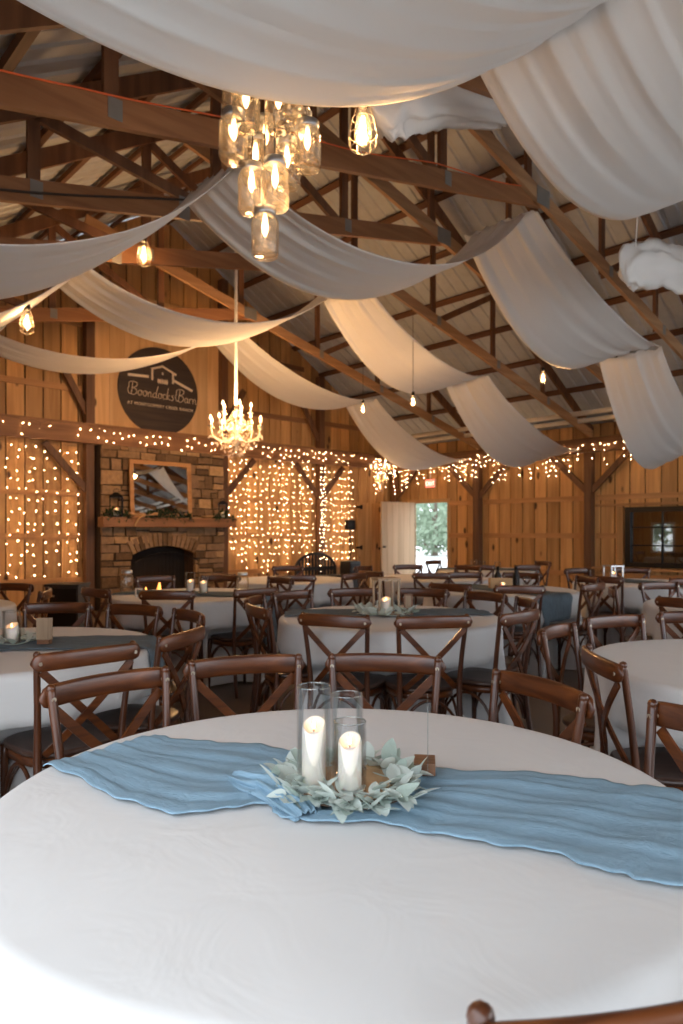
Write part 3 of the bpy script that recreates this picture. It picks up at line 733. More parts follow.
def runner(T_, backe, fronte, label, m, seed, fine=1, amp=.006, nl=150, nw=26):
    """backe/fronte: matching polylines (offsets from the table centre)"""
    rng = random.Random(seed); bm = BM(); uv = bm.loops.layers.uv.new('UVMap')
    B = catmull([(*p, 0) for p in backe], 12); F = catmull([(*p, 0) for p in fronte], 12)
    def samp(P, t_):
        x = t_*(len(P)-1); i = min(int(x), len(P)-2); return P[i].lerp(P[i+1], x-i)
    ph = [rng.random()*6.28 for _ in range(8)]; grid = []
    for i in range(nl+1):
        t_ = i/nl; a = samp(B, t_); b_ = samp(F, t_)
        jt = .010*math.sin(31*t_+ph[0]) + .006*math.sin(67*t_+ph[1])+.004*math.sin(149*t_+ph[5]); row = []
        dirv = (b_-a).normalized()
        for j in range(nw+1):
            w_ = j/nw; p = a.lerp(b_, w_) + dirv*jt*(2*w_-1)
            wv = math.sin(2*PI*(4.0*w_+.8*math.sin(3*t_+ph[2]))+ph[3]) + .7*math.sin(2*PI*(7.3*w_+.5*math.sin(7*t_+ph[4]))) + .5*math.sin(2*PI*11*w_+9*t_)
            edge = min(1, 8*w_, 8*(1-w_))
            lift = .009 + amp*wv*.5*edge + .003*math.sin(43*t_+6*w_)*edge
            row.append((bm.verts.new(cloth_point(T_, p, max(.0045, lift))), t_, w_))
        grid.append(row)
    Lg = sum((B[i+1]-B[i]).length for i in range(len(B)-1))
    for i in range(nl):
        for j in range(nw):
            q = (grid[i][j], grid[i+1][j], grid[i+1][j+1], grid[i][j+1]); f = bm.faces.new([v[0] for v in q])
            for l, v in zip(f.loops, q): l[uv].uv = (v[1]*Lg, v[2]*.42)
    o = obj('table_runner', bm, m, smooth=True); o.location = T_.c
    sol = o.modifiers.new('thickness', 'SOLIDIFY'); sol.thickness = .003; sol.offset = 1
    tag(o, label, 'table runner', 'gauze runners laid across the tables')
    return o
def straight_runner(T_, ang, width, L, label, m, seed, off=0):
    d = Vector((math.cos(ang), math.sin(ang))); p = Vector((-d.y, d.x))
    bk = [tuple(d*s + p*(off+width/2)) for s in (-L, -L/2, 0, L/2, L)]; fr = [tuple(d*s + p*(off-width/2)) for s in (-L, -L/2, 0, L/2, L)]
    return runner(T_, bk, fr, label, m, seed)

def pix(px, ytop, h=.465):                      # rail top seen at pixel -> room position
    D = 693*h/(ytop-532); return W((px-341.5)/693*D, D)
def cw(x, D): return W(x, D)
def fdir(x, D): v = W(x, D); return (v.x, v.y)

c = W(0.0, 1.54)
T0 = table(0, c.x, c.y, 'large white tablecloth on the front table with the blue runner', [
    (pix(245, 657), 'brown cross-back chair at the front table, directly behind the glass cylinders\' left side'),
    (pix(385, 655), 'brown cross-back chair at the front table, directly behind the acrylic stand'),
    (pix(108, 675), 'brown cross-back chair at the front table, beside the left end of the blue runner'),
    (pix(550, 682), 'turned brown cross-back chair at the front table, right of the acrylic stand', fdir(-.90, -.42)),
    (cw(.95, 1.76), 'brown cross-back chair cut by the right edge, beside the right end of the blue runner', fdir(-.9, -.38)),
    (cw(.335, .70), 'chair with only its rail showing at the bottom right corner', fdir(-.25, 1)),
], 3, 13, .022)
T1 = table(1, *W(-1.71, 3.5)[:2], 'white tablecloth on the left table with the grey runner', [
    (pix(92, 646), 'cross-back chair standing behind the front table\'s left chair, at the left table'),
    (cw(-.76, 3.25), 'cross-back chair seen from its side between left table and middle table', fdir(-1, .25)),
    (cw(-.98, 4.08), 'dark cross-back chair at the left table\'s far right side'),
    (pix(123, 608), 'dark cross-back chair at the far side of the left table, before the fireplace'),
    (pix(60, 603), 'dark cross-back chair at the far side of the left table, before the black cabinet'),
], 5)
T2 = table(2, *W(.33, 4.78)[:2], 'white tablecloth on the middle table with the wooden lantern', [
    (pix(344, 612), 'cross-back chair with its back to us, left of two at the lantern table\'s near side'),
    (pix(425, 613), 'cross-back chair with its back to us, right of two at the lantern table\'s near side'),
    (pix(267, 605), 'cross-back chair at the near left of the lantern table'),
    (cw(-.62, 5.0), 'dark cross-back chair at the left end of the lantern table'),
    (cw(-.33, 5.52), 'dark cross-back chair at the far left of the lantern table'),
    (pix(352, 590), 'dark cross-back chair facing us at the far side, behind the wooden lantern'),
    (pix(420, 589), 'dark cross-back chair facing us at the far side, right of the wooden lantern'),
    (cw(1.06, 5.37), 'cross-back chair at the far right of the lantern table'),
    (cw(1.26, 4.80), 'cross-back chair edge-on at the right end of the lantern table'),
    (pix(522, 611), 'cross-back chair at the near right of the lantern table, seat showing'),
], 8)
T3 = table(3, *W(1.87, 3.02)[:2], 'bare white tablecloth on the round table at the right edge', [
    (cw(.985, 2.66), 'reddish brown cross-back chair pushed in at the left side of the bare right table', fdir(1, -.05)),
    (cw(1.05, 3.42), 'upright cross-back chair at the far left of the bare right table', fdir(.75, -.6)),
    (pix(620, 617), 'cross-back chair at the far side of the bare right table, second from its left', ),
    (cw(2.06, 4.02), 'cross-back chair at the far side of the bare right table, by the right edge'),
], 11)
T4 = table(4, *W(-1.37, 6.45)[:2], 'white tablecloth on the table in front of the fireplace', [
    (pix(173, 589), 'dark cross-back chair at the near side of the fireplace table'),
    (cw(-2.0, 5.75), 'dark cross-back chair at the near left of the fireplace table'),
    (cw(-.70, 5.72), 'dark cross-back chair at the near right of the fireplace table'),
    (cw(-1.30, 7.42), 'dark cross-back chair at the far side of the fireplace table, right of the candles'),
    (cw(-1.95, 7.25), 'dark cross-back chair at the far left of the fireplace table, before the firebox'),
    (cw(-.62, 7.10), 'dark cross-back chair at the far right of the fireplace table'),
], 14)
T5 = table(5, *W(1.60, 7.0)[:2], 'white tablecloth on the table with the wooden candle box', [
    (pix(456, 583), 'dark cross-back chair at the near left of the candle box table'),
    (pix(518, 585), 'dark cross-back chair at the near side of the candle box table'),
    (pix(590, 583), 'shiny cross-back chair at the near right of the candle box table'),
    (cw(2.50, 7.2), 'dark cross-back chair at the right end of the candle box table'),
    (cw(2.05, 7.88), 'dark cross-back chair at the far right of the candle box table'),
    (cw(1.42, 7.95), 'dark cross-back chair at the far left of the candle box table'),
], 17)
T6 = table(6, *W(3.2, 5.45)[:2], 'white tablecloth behind the bare right table, at the right edge', [
    (cw(2.40, 5.75), 'edge-on cross-back chair at the left end of the table behind the bare right table'),
    (cw(2.50, 4.92), 'dark cross-back chair at the near left of the table behind the bare right table'),
    (cw(2.95, 6.33), 'dark cross-back chair at the far side of the table behind the bare right table'),
], 20)
T7 = table(7, *W(3.45, 7.95)[:2], 'grey-white tablecloth with a blue runner below the black window', [
    (cw(2.78, 7.30), 'dark cross-back chair at the near left of the table below the black window'),
    (cw(3.50, 7.02), 'dark cross-back chair at the near side of the table below the black window'),
    (cw(4.15, 7.35), 'dark cross-back chair at the near right of the table below the black window'),
    (cw(3.0, 8.85), 'dark cross-back chair at the far left of the table below the black window'),
    (cw(3.75, 8.95), 'dark cross-back chair at the far side of the table below the black window'),
], 23)
T8 = table(8, *W(-.62, 8.45)[:2], 'white tablecloth on the table in front of the arched bench', [
    (cw(-.50, 7.52), 'dark cross-back chair at the near left of the arched bench table'),
    (cw(.12, 7.85), 'dark cross-back chair at the near right of the arched bench table'),
    (cw(-.72, 9.38), 'dark cross-back chair at the far side of the arched bench table'),
    (cw(-1.28, 7.80), 'dark cross-back chair at the left end of the arched bench table'),
], 26)
T9 = table(9, *W(1.12, 8.85)[:2], 'white tablecloth on the table before the open plank door', [
    (cw(1.03, 7.90+.02), 'dark cross-back chair at the near side of the plank door table', fdir(.1, 1)),
    (cw(.40, 8.28), 'dark cross-back chair at the near left of the plank door table'),
    (cw(.35, 9.35), 'dark cross-back chair at the far left of the plank door table'),
    (cw(1.75, 9.60), 'dark cross-back chair at the far right of the plank door table'),
    (cw(.95, 9.78), 'dark cross-back chair at the far side of the plank door table'),
], 29)
T10 = table(10, *W(2.25, 10.7)[:2], 'white tablecloth on the table right of the open doorway', [
    (cw(1.95, 9.8), 'dark cross-back chair at the near left of the table right of the doorway'),
    (cw(2.6, 9.85), 'dark cross-back chair at the near right of the table right of the doorway'),
    (cw(1.55, 11.3), 'dark cross-back chair at the far left of the table right of the doorway'),
    (cw(3.1, 10.95), 'dark cross-back chair at the right end of the table right of the doorway'),
], 32)
T12 = table(12, *W(-3.35, 5.35)[:2], 'white tablecloth just outside the left edge behind the left table', [
    (cw(-2.95, 6.22), 'shiny dark cross-back chair at the left edge, far side of its table'),
    (cw(-2.50, 5.58), 'dark cross-back chair at the left edge, in front of the shiny one'),
], 38)

# ------------------------------------------------------------------ runners
def tp(px, py):                                  # table top pixel -> offset from the front table's centre
    D = 693*(CAM_H-ZT-.008)/(py-532); p = W((px-341.5)/693*D, D) - T0.c; return (p.x, p.y)
backe = [tp(150, 737), tp(205, 741), tp(268, 748), tp(330, 756), tp(400, 766), tp(500, 772), tp(600, 781), tp(660, 789)]
fronte = [tp(52, 762), tp(110, 797), tp(190, 812), tp(262, 806), tp(300, 820), tp(400, 827), tp(500, 845), tp(600, 868)]
def ext(P, k):
    a = Vector(P[-2]); b_ = Vector(P[-1]); return tuple(b_ + (b_-a).normalized()*k)
backe.append(ext(backe, .22)); fronte.append(tp(683, 889)); backe.append(ext(backe, .25)); fronte.append(ext(fronte, .30))
runner(T0, backe, fronte, 'sky blue gauze runner across the front table', M['runner'], 4, amp=.005, nl=260, nw=44)
# gathered twist of the runner just left of the wood slice
bm = BM(); uvl = bm.loops.layers.uv.new('UVMap'); path = catmull([(*tp(236, 778), 0), (*tp(256, 786), 0), (*tp(272, 790), 0), (*tp(290, 803), 0), (*tp(308, 818), 0)], 8); rings = []
for i, p in enumerate(path):
    t_ = i/(len(path)-1); R = .012+.034*math.sin(PI*(.1+.8*t_))
    d = (path[min(i+1, len(path)-1)]-path[max(i-1, 0)]).normalized(); s = Vector((-d.y, d.x, 0)); ring = []
    for k in range(40):
        a = PI*k/39; rr = R*(1+.20*math.sin(11*a+4*t_)+.10*math.sin(19*a-6*t_))
        ring.append(bm.verts.new(Vector((p.x, p.y, ZT+.006)) + s*math.cos(a)*rr*1.15 + Vector((0, 0, 1))*max(0, math.sin(a))*rr*.75))
    rings.append(ring)
for i, (a, b_) in enumerate(zip(rings, rings[1:])):
    for k in range(39):
        f = bm.faces.new((a[k], b_[k], b_[k+1], a[k+1]))
        for l, q in zip(f.loops, ((i, k), (i+1, k), (i+1, k+1), (i, k+1))): l[uvl].uv = (q[0]*.004, q[1]*.004)
o = obj('gathered_fold', bm, M['runner'], bpy.data.objects['table_runner'], smooth=True)
sol = o.modifiers.new('thickness', 'SOLIDIFY'); sol.thickness = .002
camA = math.atan2(HC, HS)                        # plan angle of camera forward
rightA = camA - PI/2
straight_runner(T1, rightA+.10, .42, 1.0, 'grey-blue gauze runner across the left table', M['runner_grey'], 6, off=.05)
straight_runner(T2, rightA+.05, .40, .72, 'grey-blue gauze runner across the lantern table', M['runner_grey'], 7, off=.16)
straight_runner(T4, rightA-.25, .42, 1.15, 'grey-blue gauze runner on the fireplace table', M['runner_grey'], 8)
straight_runner(T5, rightA-1.0, .42, 1.5, 'grey-blue gauze runner hanging over the edge of the candle box table', M['runner_grey'], 9, off=-.05)
straight_runner(T7, rightA-1.15, .42, 1.3, 'pale blue gauze runner hanging over the table below the black window', M['runner_grey'], 10, off=.0)
straight_runner(T10, rightA-.3, .42, .9, 'grey-blue gauze runner on the table right of the doorway', M['runner_grey'], 12)

# ------------------------------------------------------------------ centrepieces
def tz(T_): return ZT+.016
def glass_cylinder(loc, r, h, label, group='glass candle cylinders'):
    o = thing('glass_cylinder', label, 'candle holder', loc, 0, group); bm = BM()
    lathe(bm, [(r-.004, .004), (r, .0), (r, .01), (r, h), (r-.0022, h+.0008), (r-.003, h-.002), (r-.003, .01), (.004, .008)], 32, cap0=True)
    obj('glass_wall', bm, M['glass'], o, smooth=True)
    bm = BM(); n = 32
    rings = []
    for k in range(n): pass
    tube(bm, [( (r-.0015)*math.cos(2*PI*k/36), (r-.0015)*math.sin(2*PI*k/36), h) for k in range(37)], .0016, 6, caps=False); obj('rim', bm, M['glass_rim'], o, smooth=True)
    return o
M['glass_rim'] = glass_mat('glass_rim', (.95, 1, 1), .5, .1, .22)
def candle(loc, r, h, label, wavy=True, power=.003, group='lit pillar candles', flame_h=.022):
    o = thing('pillar_candle', label, 'candle', loc, 0, group); bm = BM(); n = 24
    prof = [(r*.97, 0), (r, .004), (r, h*.5), (r, h-.008), (r*.96, h-.001), (r*.86, h-.002), (r*.74, h-.014), (r*.4, h-.021), (.004, h-.022)]
    rings = []
    for q, (rr, z) in enumerate(prof):
        rings.append([bm.verts.new((rr*math.cos(2*PI*k/n), rr*math.sin(2*PI*k/n), z + ((.006*math.sin(2*PI*k/n+1.2)+.003*math.sin(4*PI*k/n)) if (wavy and q >= 3) else 0) - (.016*max(0, math.cos(2*PI*k/n - math.atan2(-HC, -HS)))**2 if (wavy and 3 <= q <= 5) else 0))) for k in range(n)])
    for a, b_ in zip(rings, rings[1:]):
        for k in range(n): bm.faces.new((a[k], a[(k+1) % n], b_[(k+1) % n], b_[k]))
    bm.faces.new(rings[0][::-1]); bm.faces.new(rings[-1]); obj('wax', bm, M['candle'], o, smooth=True)
    f0 = h-.020
    bm = BM(); tube(bm, [(0, 0, f0-.003), (0, 0, f0+.008)], .0011, 6); obj('wick', bm, M['wire'], o)
    bm = BM(); lathe(bm, [(.0008, f0+.004), (.0042, f0+.009), (.0045, f0+.013), (.0028, f0+.019), (.0006, f0+.004+flame_h)], 10); obj('flame', bm, M['flame'], o, smooth=True)
    lamp_at('flame_light', (0, 0, f0+.014), power, .006, (1, .50, .2), o)
    return o
# wood slice
SL = W(.018, 1.530, ZT+.0155)
def wood_slice(loc, r, label, h=.02):
    o = thing('wood_slice', label, 'wood slice', loc, .4, 'bark-edged wood slices'); n = 40
    rr = [r*(1+.05*math.sin(3*2*PI*k/n+1)+.03*math.sin(7*2*PI*k/n)) for k in range(n)]
    bm = BM(); ring = [[bm.verts.new((rr[k]*s*math.cos(2*PI*k/n), rr[k]*s*math.sin(2*PI*k/n), z)) for k in range(n)] for s, z in ((.97, 0), (1.0, .004), (1.01, h*.6), (.985, h))]
    for a, b_ in zip(ring, ring[1:]):
        for k in range(n): bm.faces.new((a[k], a[(k+1) % n], b_[(k+1) % n], b_[k]))
    obj('bark', bm, M['bark'], o)
    bm = BM(); a = [bm.verts.new((rr[k]*.984*math.cos(2*PI*k/n), rr[k]*.984*math.sin(2*PI*k/n), h)) for k in range(n)]; b_ = [bm.verts.new((v.co.x, v.co.y, .001)) for v in a]
    bm.faces.new(a); bm.faces.new(b_[::-1])
    obj('cut_face', bm, M['slice'], o)
    return o
wood_slice(SL, .125, 'round bark-edged wood slice under the glass cylinders on the front table')
SZ = ZT+.0155+.0205
gc = W(-.059, 1.48, SZ); glass_cylinder(gc, .0365, .215, 'tallest clear glass cylinder, at the left on the wood slice')
candle(gc + Vector((0, 0, .009)), .0255, .130, 'ivory pillar candle inside the tallest glass cylinder')
gc = W(.012, 1.555, SZ); glass_cylinder(gc, .0365, .180, 'middle-height clear glass cylinder, behind the shortest one')
gc = W(.0175, 1.455, SZ); glass_cylinder(gc, .0345, .147, 'shortest clear glass cylinder, in front on the wood slice')
candle(gc + Vector((0, 0, .009)), .0245, .104, 'ivory pillar candle inside the shortest glass cylinder')

def leaf(bm, base, d, up, L_, w_, curl):
    d = d.normalized(); s = d.cross(up).normalized(); n = s.cross(d).normalized(); cols = []
    K = 7
    for k in range(K+1):
        t_ = k/K; c_ = base + d*L_*t_ + n*(curl*L_*math.sin(PI*t_*.55)*t_); ww = w_*(math.sin(PI*(t_**.75))**.8 if 0 < t_ < 1 else .02)
        cols.append([bm.verts.new(c_ - s*ww + n*ww*.35), bm.verts.new(c_), bm.verts.new(c_ + s*ww + n*ww*.35)])
    for a, b_ in zip(cols, cols[1:]):
        for k in range(2): bm.faces.new((a[k], a[k+1], b_[k+1], b_[k]))
def wreath(cpt, R0, R1, n, label, seed, arcs=((0, 2*PI),), ll=(.035, .065), m='leaf', name='leaf_wreath', zup=.0, wfac=.30, lo=.15, hi=.9):
    rng = random.Random(seed); o = thing(name, label, 'greenery', cpt, 0, 'sage green leaf garlands')
    bm = BM()
    for k in range(n):
        a0, a1 = arcs[k % len(arcs)]; a = rng.uniform(a0, a1); R = rng.uniform(R0, R1); L_ = rng.uniform(*ll)
        base = Vector((R*math.cos(a), R*math.sin(a), zup+rng.uniform(.004, .018)))
        ta = a + rng.uniform(-1.2, 1.2) + (PI/2 if rng.random() < .4 else 0)*(1 if rng.random() < .5 else -1)
        el = rng.uniform(lo, hi); d = Vector((math.cos(ta)*math.cos(el), math.sin(ta)*math.cos(el), math.sin(el)))
        up = Vector((rng.uniform(-.5, .5), rng.uniform(-.5, .5), 1)); leaf(bm, base, d, up, L_, L_*rng.uniform(wfac*.8, wfac*1.15), rng.uniform(-.35, .3))
    lf = obj('leaves', bm, [M[m], M['leaf2']], o, smooth=True, recalc=False)
    for p in lf.data.polygons:
        if (p.index//14) % 5 == 0: p.material_index = 1
    bm = BM()
    for a0, a1 in arcs:
        K = 24; tube(bm, [((R0+R1)/2*math.cos(a0+(a1-a0)*k/K), (R0+R1)/2*math.sin(a0+(a1-a0)*k/K), zup+.006+.004*math.sin(k)) for k in range(K+1)], .0022, 6)
    obj('stem', bm, M['leaf2'], o)
    return o
wr = wreath(Vector((SL.x, SL.y, ZT+.020)), .088, .160, 260, 'sage green leaf wreath around the wood slice and cylinders', 5, ll=(.040, .066), arcs=((0, 2*PI),), lo=.0, hi=.7)
# acrylic number stand, edge on
ac = W(.196, 1.635, ZT+.0165)
o = thing('acrylic_stand', 'clear acrylic table sign edge-on in a small walnut block', 'sign stand', ac, camA - PI/2 - .119)
bm = BM(); box(bm, -.025, .025, -.035, .035, 0, .028, bev=.002); obj('walnut_base', bm, M['walnut'], o)
bm = BM(); box(bm, .006, .0085, -.062, .062, .006, .168); obj('acrylic_panel', bm, M['glass_rim'], o)

# other tables' centrepieces
def block_stand(T_, x, D, label):
    p = W(x, D, ZT+.0165); o = thing('table_number_stand', label, 'sign stand', p, camA-PI/2)
    bm = BM(); box(bm, -.03, .03, -.02, .02, 0, .02); obj('block', bm, M['walnut'], o)
    bm = BM(); box(bm, -.04, .04, -.003, .003, .02, .13); obj('card', bm, M['rustic'], o)
def far_set(x, D, label_c, label_g, label_w, h=.15, hc=.10, seed=1, green=True):
    p = W(x, D, ZT+.0165); glass_cylinder(p, .045, h, label_g); candle(p+Vector((0, 0, .009)), .032, hc, label_c, power=.03)
    if green: wreath(Vector((p.x, p.y, ZT+.020)), .07, .15, 60, label_w, seed, ll=(.04, .08), lo=.05, hi=.7)
far_set(-1.68, 3.53, 'lit candle in glass at the left edge on the left table', 'glass cylinder at the left edge on the left table', 'green leaves around the candle on the left table', .16, .085, 2)
block_stand(T1, -1.50, 3.50, 'small walnut card stand on the left table')
far_set(-1.40, 6.42, 'lit candle on the fireplace table, left of the pair', 'glass cylinder on the fireplace table, left of the pair', '', .19, .11, 3, False)
p = W(-1.275, 6.40, ZT+.0165); glass_cylinder(p, .045, .15, 'glass cylinder on the fireplace table, right of the pair'); candle(p+Vector((0, 0, .009)), .032, .10, 'lit candle on the fireplace table, right of the pair', power=.03)
# wooden lantern on T2
def lantern(loc, w_, h, m, label, flame=True, cap='flat', power=.1):
    o = thing('candle_lantern', label, 'lantern', loc, camA-PI/2+.25, 'candle lanterns'); a = w_/2; s = .014*w_/.15
    bm = BM(); box(bm, -a, a, -a, a, 0, .015); obj('base', bm, m, o)
    for sx in (-1, 1):
        for sy in (-1, 1):
            bm = BM(); box(bm, sx*a-(s if sx > 0 else 0), sx*a+(0 if sx > 0 else s), sy*a-(s if sy > 0 else 0), sy*a+(0 if sy > 0 else s), .015, h-.015); obj('corner_post', bm, m, o)
    bm = BM(); box(bm, -a-.006, a+.006, -a-.006, a+.006, h-.015, h)
    if cap == 'peak':
        q = [bm.verts.new((sx*(a+.01), sy*(a+.01), h)) for sx, sy in ((-1, -1), (1, -1), (1, 1), (-1, 1))]; q2 = [bm.verts.new((sx*a*.3, sy*a*.3, h+w_*.35)) for sx, sy in ((-1, -1), (1, -1), (1, 1), (-1, 1))]
        for k in range(4): bm.faces.new((q[k], q[(k+1) % 4], q2[(k+1) % 4], q2[k]))
        bm.faces.new(q2)
        tube(bm, [(a*.5*math.cos(PI*k/10), 0, h+w_*.35+a*.6*math.sin(PI*k/10)) for k in range(11)], .004, 6)
    obj('roof', bm, m, o)
    if flame: candle(Vector(loc)+Vector((0, 0, .016)), w_*.22, h*.38, 'lit candle inside the ' + label, power=power)
    return o
LT = W(.305, 4.76, ZT+.0165)
lantern(LT, .15, .25, M['rustic'], 'open wooden lantern on the middle table')
wreath(Vector((LT.x, LT.y, ZT+.020)), .12, .20, 90, 'green leaves around the wooden lantern on the middle table', 8, ll=(.05, .09), lo=.05, hi=.8)
p = W(.455, 4.72, ZT+.0165); o = thing('picture_stand', 'small dark framed table card right of the wooden lantern', 'sign stand', p, camA-PI/2)
bm = BM(); box(bm, -.032, .032, -.015, .015, 0, .015); box(bm, -.030, -.020, -.006, .006, .015, .14); box(bm, .020, .030, -.006, .006, .015, .14); box(bm, -.03, .03, -.006, .006, .13, .142); obj('frame', bm, M['walnut'], o)
bm = BM(); box(bm, -.020, .020, -.002, .002, .02, .13); obj('card', bm, M['rustic'], o)
# candle box on T5
p = W(1.60, 6.98, ZT+.0165); o = thing('candle_box', 'pale wooden box lit by a candle on the table beyond the lantern', 'box', p, camA-PI/2)
bm = BM(); box(bm, -.11, .11, -.05, .05, 0, .012); box(bm, -.11, -.10, -.05, .05, .012, .10); box(bm, .10, .11, -.05, .05, .012, .10); box(bm, -.10, .10, -.05, -.042, .012, .10); box(bm, -.10, .10, .042, .05, .012, .10); obj('box_walls', bm, M['pine_light'], o)
for dx, l in ((-.05, 'dark bottle left inside behind the wooden candle box'), (.14, 'taller dark bottle right of the wooden candle box')):
    q = W(1.60+dx+.06, 7.14, ZT+.0165); bm = BM(); lathe(bm, [(.034, 0), (.036, .01), (.036, .12), (.014, .16), (.014, .20), (.017, .20), (.017, .21)], 16); o = obj('dark_bottle', bm, M['black'], smooth=True); o.location = q; tag(o, l, 'bottle')
candle(W(1.60, 6.87, ZT+.0165), .025, .06, 'short lit candle in front of the wooden candle box', power=.05)
q = W(1.86, 6.95, ZT+.0165); glass_cylinder(q, .04, .11, 'empty glass jar right of the wooden candle box')
for i, (x, D, h) in enumerate(((1.62, 10.1, .15), (1.78, 10.3, .12), (2.05, 10.45, .10))):
    q = W(x+.35, D+.2, ZT+.0165); glass_cylinder(q, .05, h, ['tall glass jar on the table right of the doorway', 'middle glass jar on the table right of the doorway', 'lowest glass jar on the table right of the doorway'][i])
q = W(3.30, 8.42, ZT+.0165); lantern(q, .17, .16, M['steel'], 'square metal lantern with a lit candle before the window post')
# mason jars on stands near the fireplace table
def mason_jar_mesh():
    R = .048
    return [(R*.9, 0), (R, .008), (R, .115), (R*.92, .128), (R*.74, .138), (R*.74, .160), (R*.72, .160), (R*.70, .136), (R*.90, .124), (R*.955, .114), (R*.955, .012), (.006, .009)]
def mason_jar(loc, label, sc=1, lit=False, parent=None):
    if parent is None: o = thing('mason_jar', label, 'jar', loc, 0, 'clear glass jars')
    else: o = bpy.data.objects.new('mason_jar', None); C.objects.link(o); o.location = loc; o.parent = parent
    o.scale = (sc, sc, sc)
    bm = BM(); lathe(bm, mason_jar_mesh(), 24); obj('glass_body', bm, M['jarglass'], o, smooth=True)
    bm = BM(); lathe(bm, [(.038, .146), (.0385, .150), (.0385, .166), (.036, .168)], 24); obj('lid', bm, M['zinc'], o, smooth=True)
    return o
mason_jar(W(-2.02, 6.52, ZT+.003), 'tall glass jar at the left on the fireplace table', 1.3)
mason_jar(W(-.92, 6.45, ZT+.003), 'glass jar at the right on the fireplace table', 1.2)
p = W(-1.80, 6.15, ZT+.003); o = thing('card_frame', 'small cream card frame on the fireplace table', 'sign stand', p, camA-PI/2); bm = BM(); box(bm, -.03, .03, -.006, .006, 0, .012); box(bm, -.03, -.022, -.006, .006, .012, .075); box(bm, .022, .03, -.006, .006, .012, .075); box(bm, -.03, .03, -.006, .006, .068, .078); obj('frame', bm, M['paper'], o)

# ------------------------------------------------------------------ fireplace
FX0, FX1, FY = 4.96, 7.40, VG-.36              # stone front face
o = thing('stone_fireplace', 'wide stone fireplace filling the bay under the header beam', 'fireplace')
bm = BM(); FB0, FB1, FBT = 5.52, 6.75, .98
rng = random.Random(21)
def stone(bm, x0, x1, z0, z1, d):
    g = .010; rr = rng.random(); n0 = len(bm.verts)
    vs = box(bm, x0+g, x1-g, FY-d, FY+.06, z0+g, z1-g, rr)
    for v in vs:
        if v.co.y < FY: v.co.x += rng.uniform(-.012, .012); v.co.z += rng.uniform(-.010, .010); v.co.y += rng.uniform(-.006, .006)
z = 0
def arch_z(x): 
    f = (x-(FB0+FB1)/2)/((FB1-FB0)/2+.18)
    return FBT + .02 - .20*f*f + .20 if abs(f) < 1 else 0
while z < 2.83:
    h = min(rng.choice((.10, .14, .20, .26, .17)), 2.83-z); x = FX0
    if 2.83-z-h < .05: h = 2.83-z
    while x < FX1-.01:
        wd_ = rng.uniform(.16, .42); 
        if FX1-x-wd_ < .12: wd_ = FX1-x
        mid = x+wd_/2
        segs = [(x, x+wd_)]
        if z < FBT+.02+.2:
            if x < FB0 < x+wd_ and z < FBT: segs = [(x, FB0)]
            elif x < FB1 < x+wd_ and z < FBT: segs = [(FB1, x+wd_)]
            elif FB0 <= mid <= FB1 and z < arch_z(mid)-.02: segs = []
        for s0, s1 in segs:
            if s1-s0 > .05:
                if h > .14 and rng.random() < .55:
                    zc_ = z+h*rng.uniform(.35, .65); xm = s0+(s1-s0)*rng.uniform(.3, .7)
                    if rng.random() < .5: stone(bm, s0, s1, z, zc_, rng.uniform(.02, .07)); stone(bm, s0, s1, zc_, z+h, rng.uniform(.02, .07))
                    elif s1-s0 > .25: stone(bm, s0, xm, z, z+h, rng.uniform(.02, .07)); stone(bm, xm, s1, z, zc_, rng.uniform(.02, .07)); stone(bm, xm, s1, zc_, z+h, rng.uniform(.02, .07))
                    else: stone(bm, s0, s1, z, z+h, rng.uniform(.02, .07))
                else: stone(bm, s0, s1, z, z+h, rng.uniform(.02, .07))
        x += wd_
    z += h
st = obj('stone_face', bm, M['stone'], o)
bm = BM(); nv = 15; cxm = (FB0+FB1)/2; Rr = 1.35; z00 = FBT - Rr*math.cos(math.asin((FB1-FB0)/2/Rr)) - .03
amx = math.asin((FB1-FB0)/2/Rr)
for k in range(nv):
    a0 = -amx+2*amx*k/nv; a1 = -amx+2*amx*(k+1)/nv; a0 += .006; a1 -= .006; rr = rng.random(); q = []
    for (R, a) in ((Rr, a0), (Rr, a1), (Rr+.24, a1), (Rr+.24, a0)): q.append((cxm+R*math.sin(a), z00+R*math.cos(a)))
    f = [bm.verts.new((x, FY-.07, zz)) for x, zz in q]; bk = [bm.verts.new((x, FY+.05, zz)) for x, zz in q]
    fs = [bm.faces.new(f), bm.faces.new(bk[::-1])] + [bm.faces.new((f[i], bk[i], bk[(i+1) % 4], f[(i+1) % 4])) for i in range(4)]
    lay = bm.loops.layers.float_color.get('rnd') or bm.loops.layers.float_color.new('rnd')
    for ff in fs:
        for l in ff.loops: l[lay] = (rr, rr, rr, 1)
obj('stone_arch', bm, M['stone'], o)
bm = BM(); box(bm, FX0, FB0, FY, VG-.01, 0, 2.83); box(bm, FB1, FX1, FY, VG-.01, 0, 2.83); box(bm, FB0, FB1, FY, VG-.01, FBT+.12, 2.83); obj('mortar_core', bm, M['mortar'], o)
bm = BM(); box(bm, FB0, FB1, VG-.04, VG-.015, 0, FBT+.12); box(bm, FB0, FB1, FY+.01, VG-.04, 0, .02); obj('firebox', bm, M['soot'], o)
bm = BM(); box(bm, 4.90, 7.53, FY-.27, FY-.04, 1.43, 1.60, bev=.01); obj('mantel', bm, M['header_x'], o)
bm = BM(); box(bm, FB0-.1, FB1+.25, FY-.42, FY-.07, 0, .12, bev=.01); obj('hearth', bm, M['stone'], o)
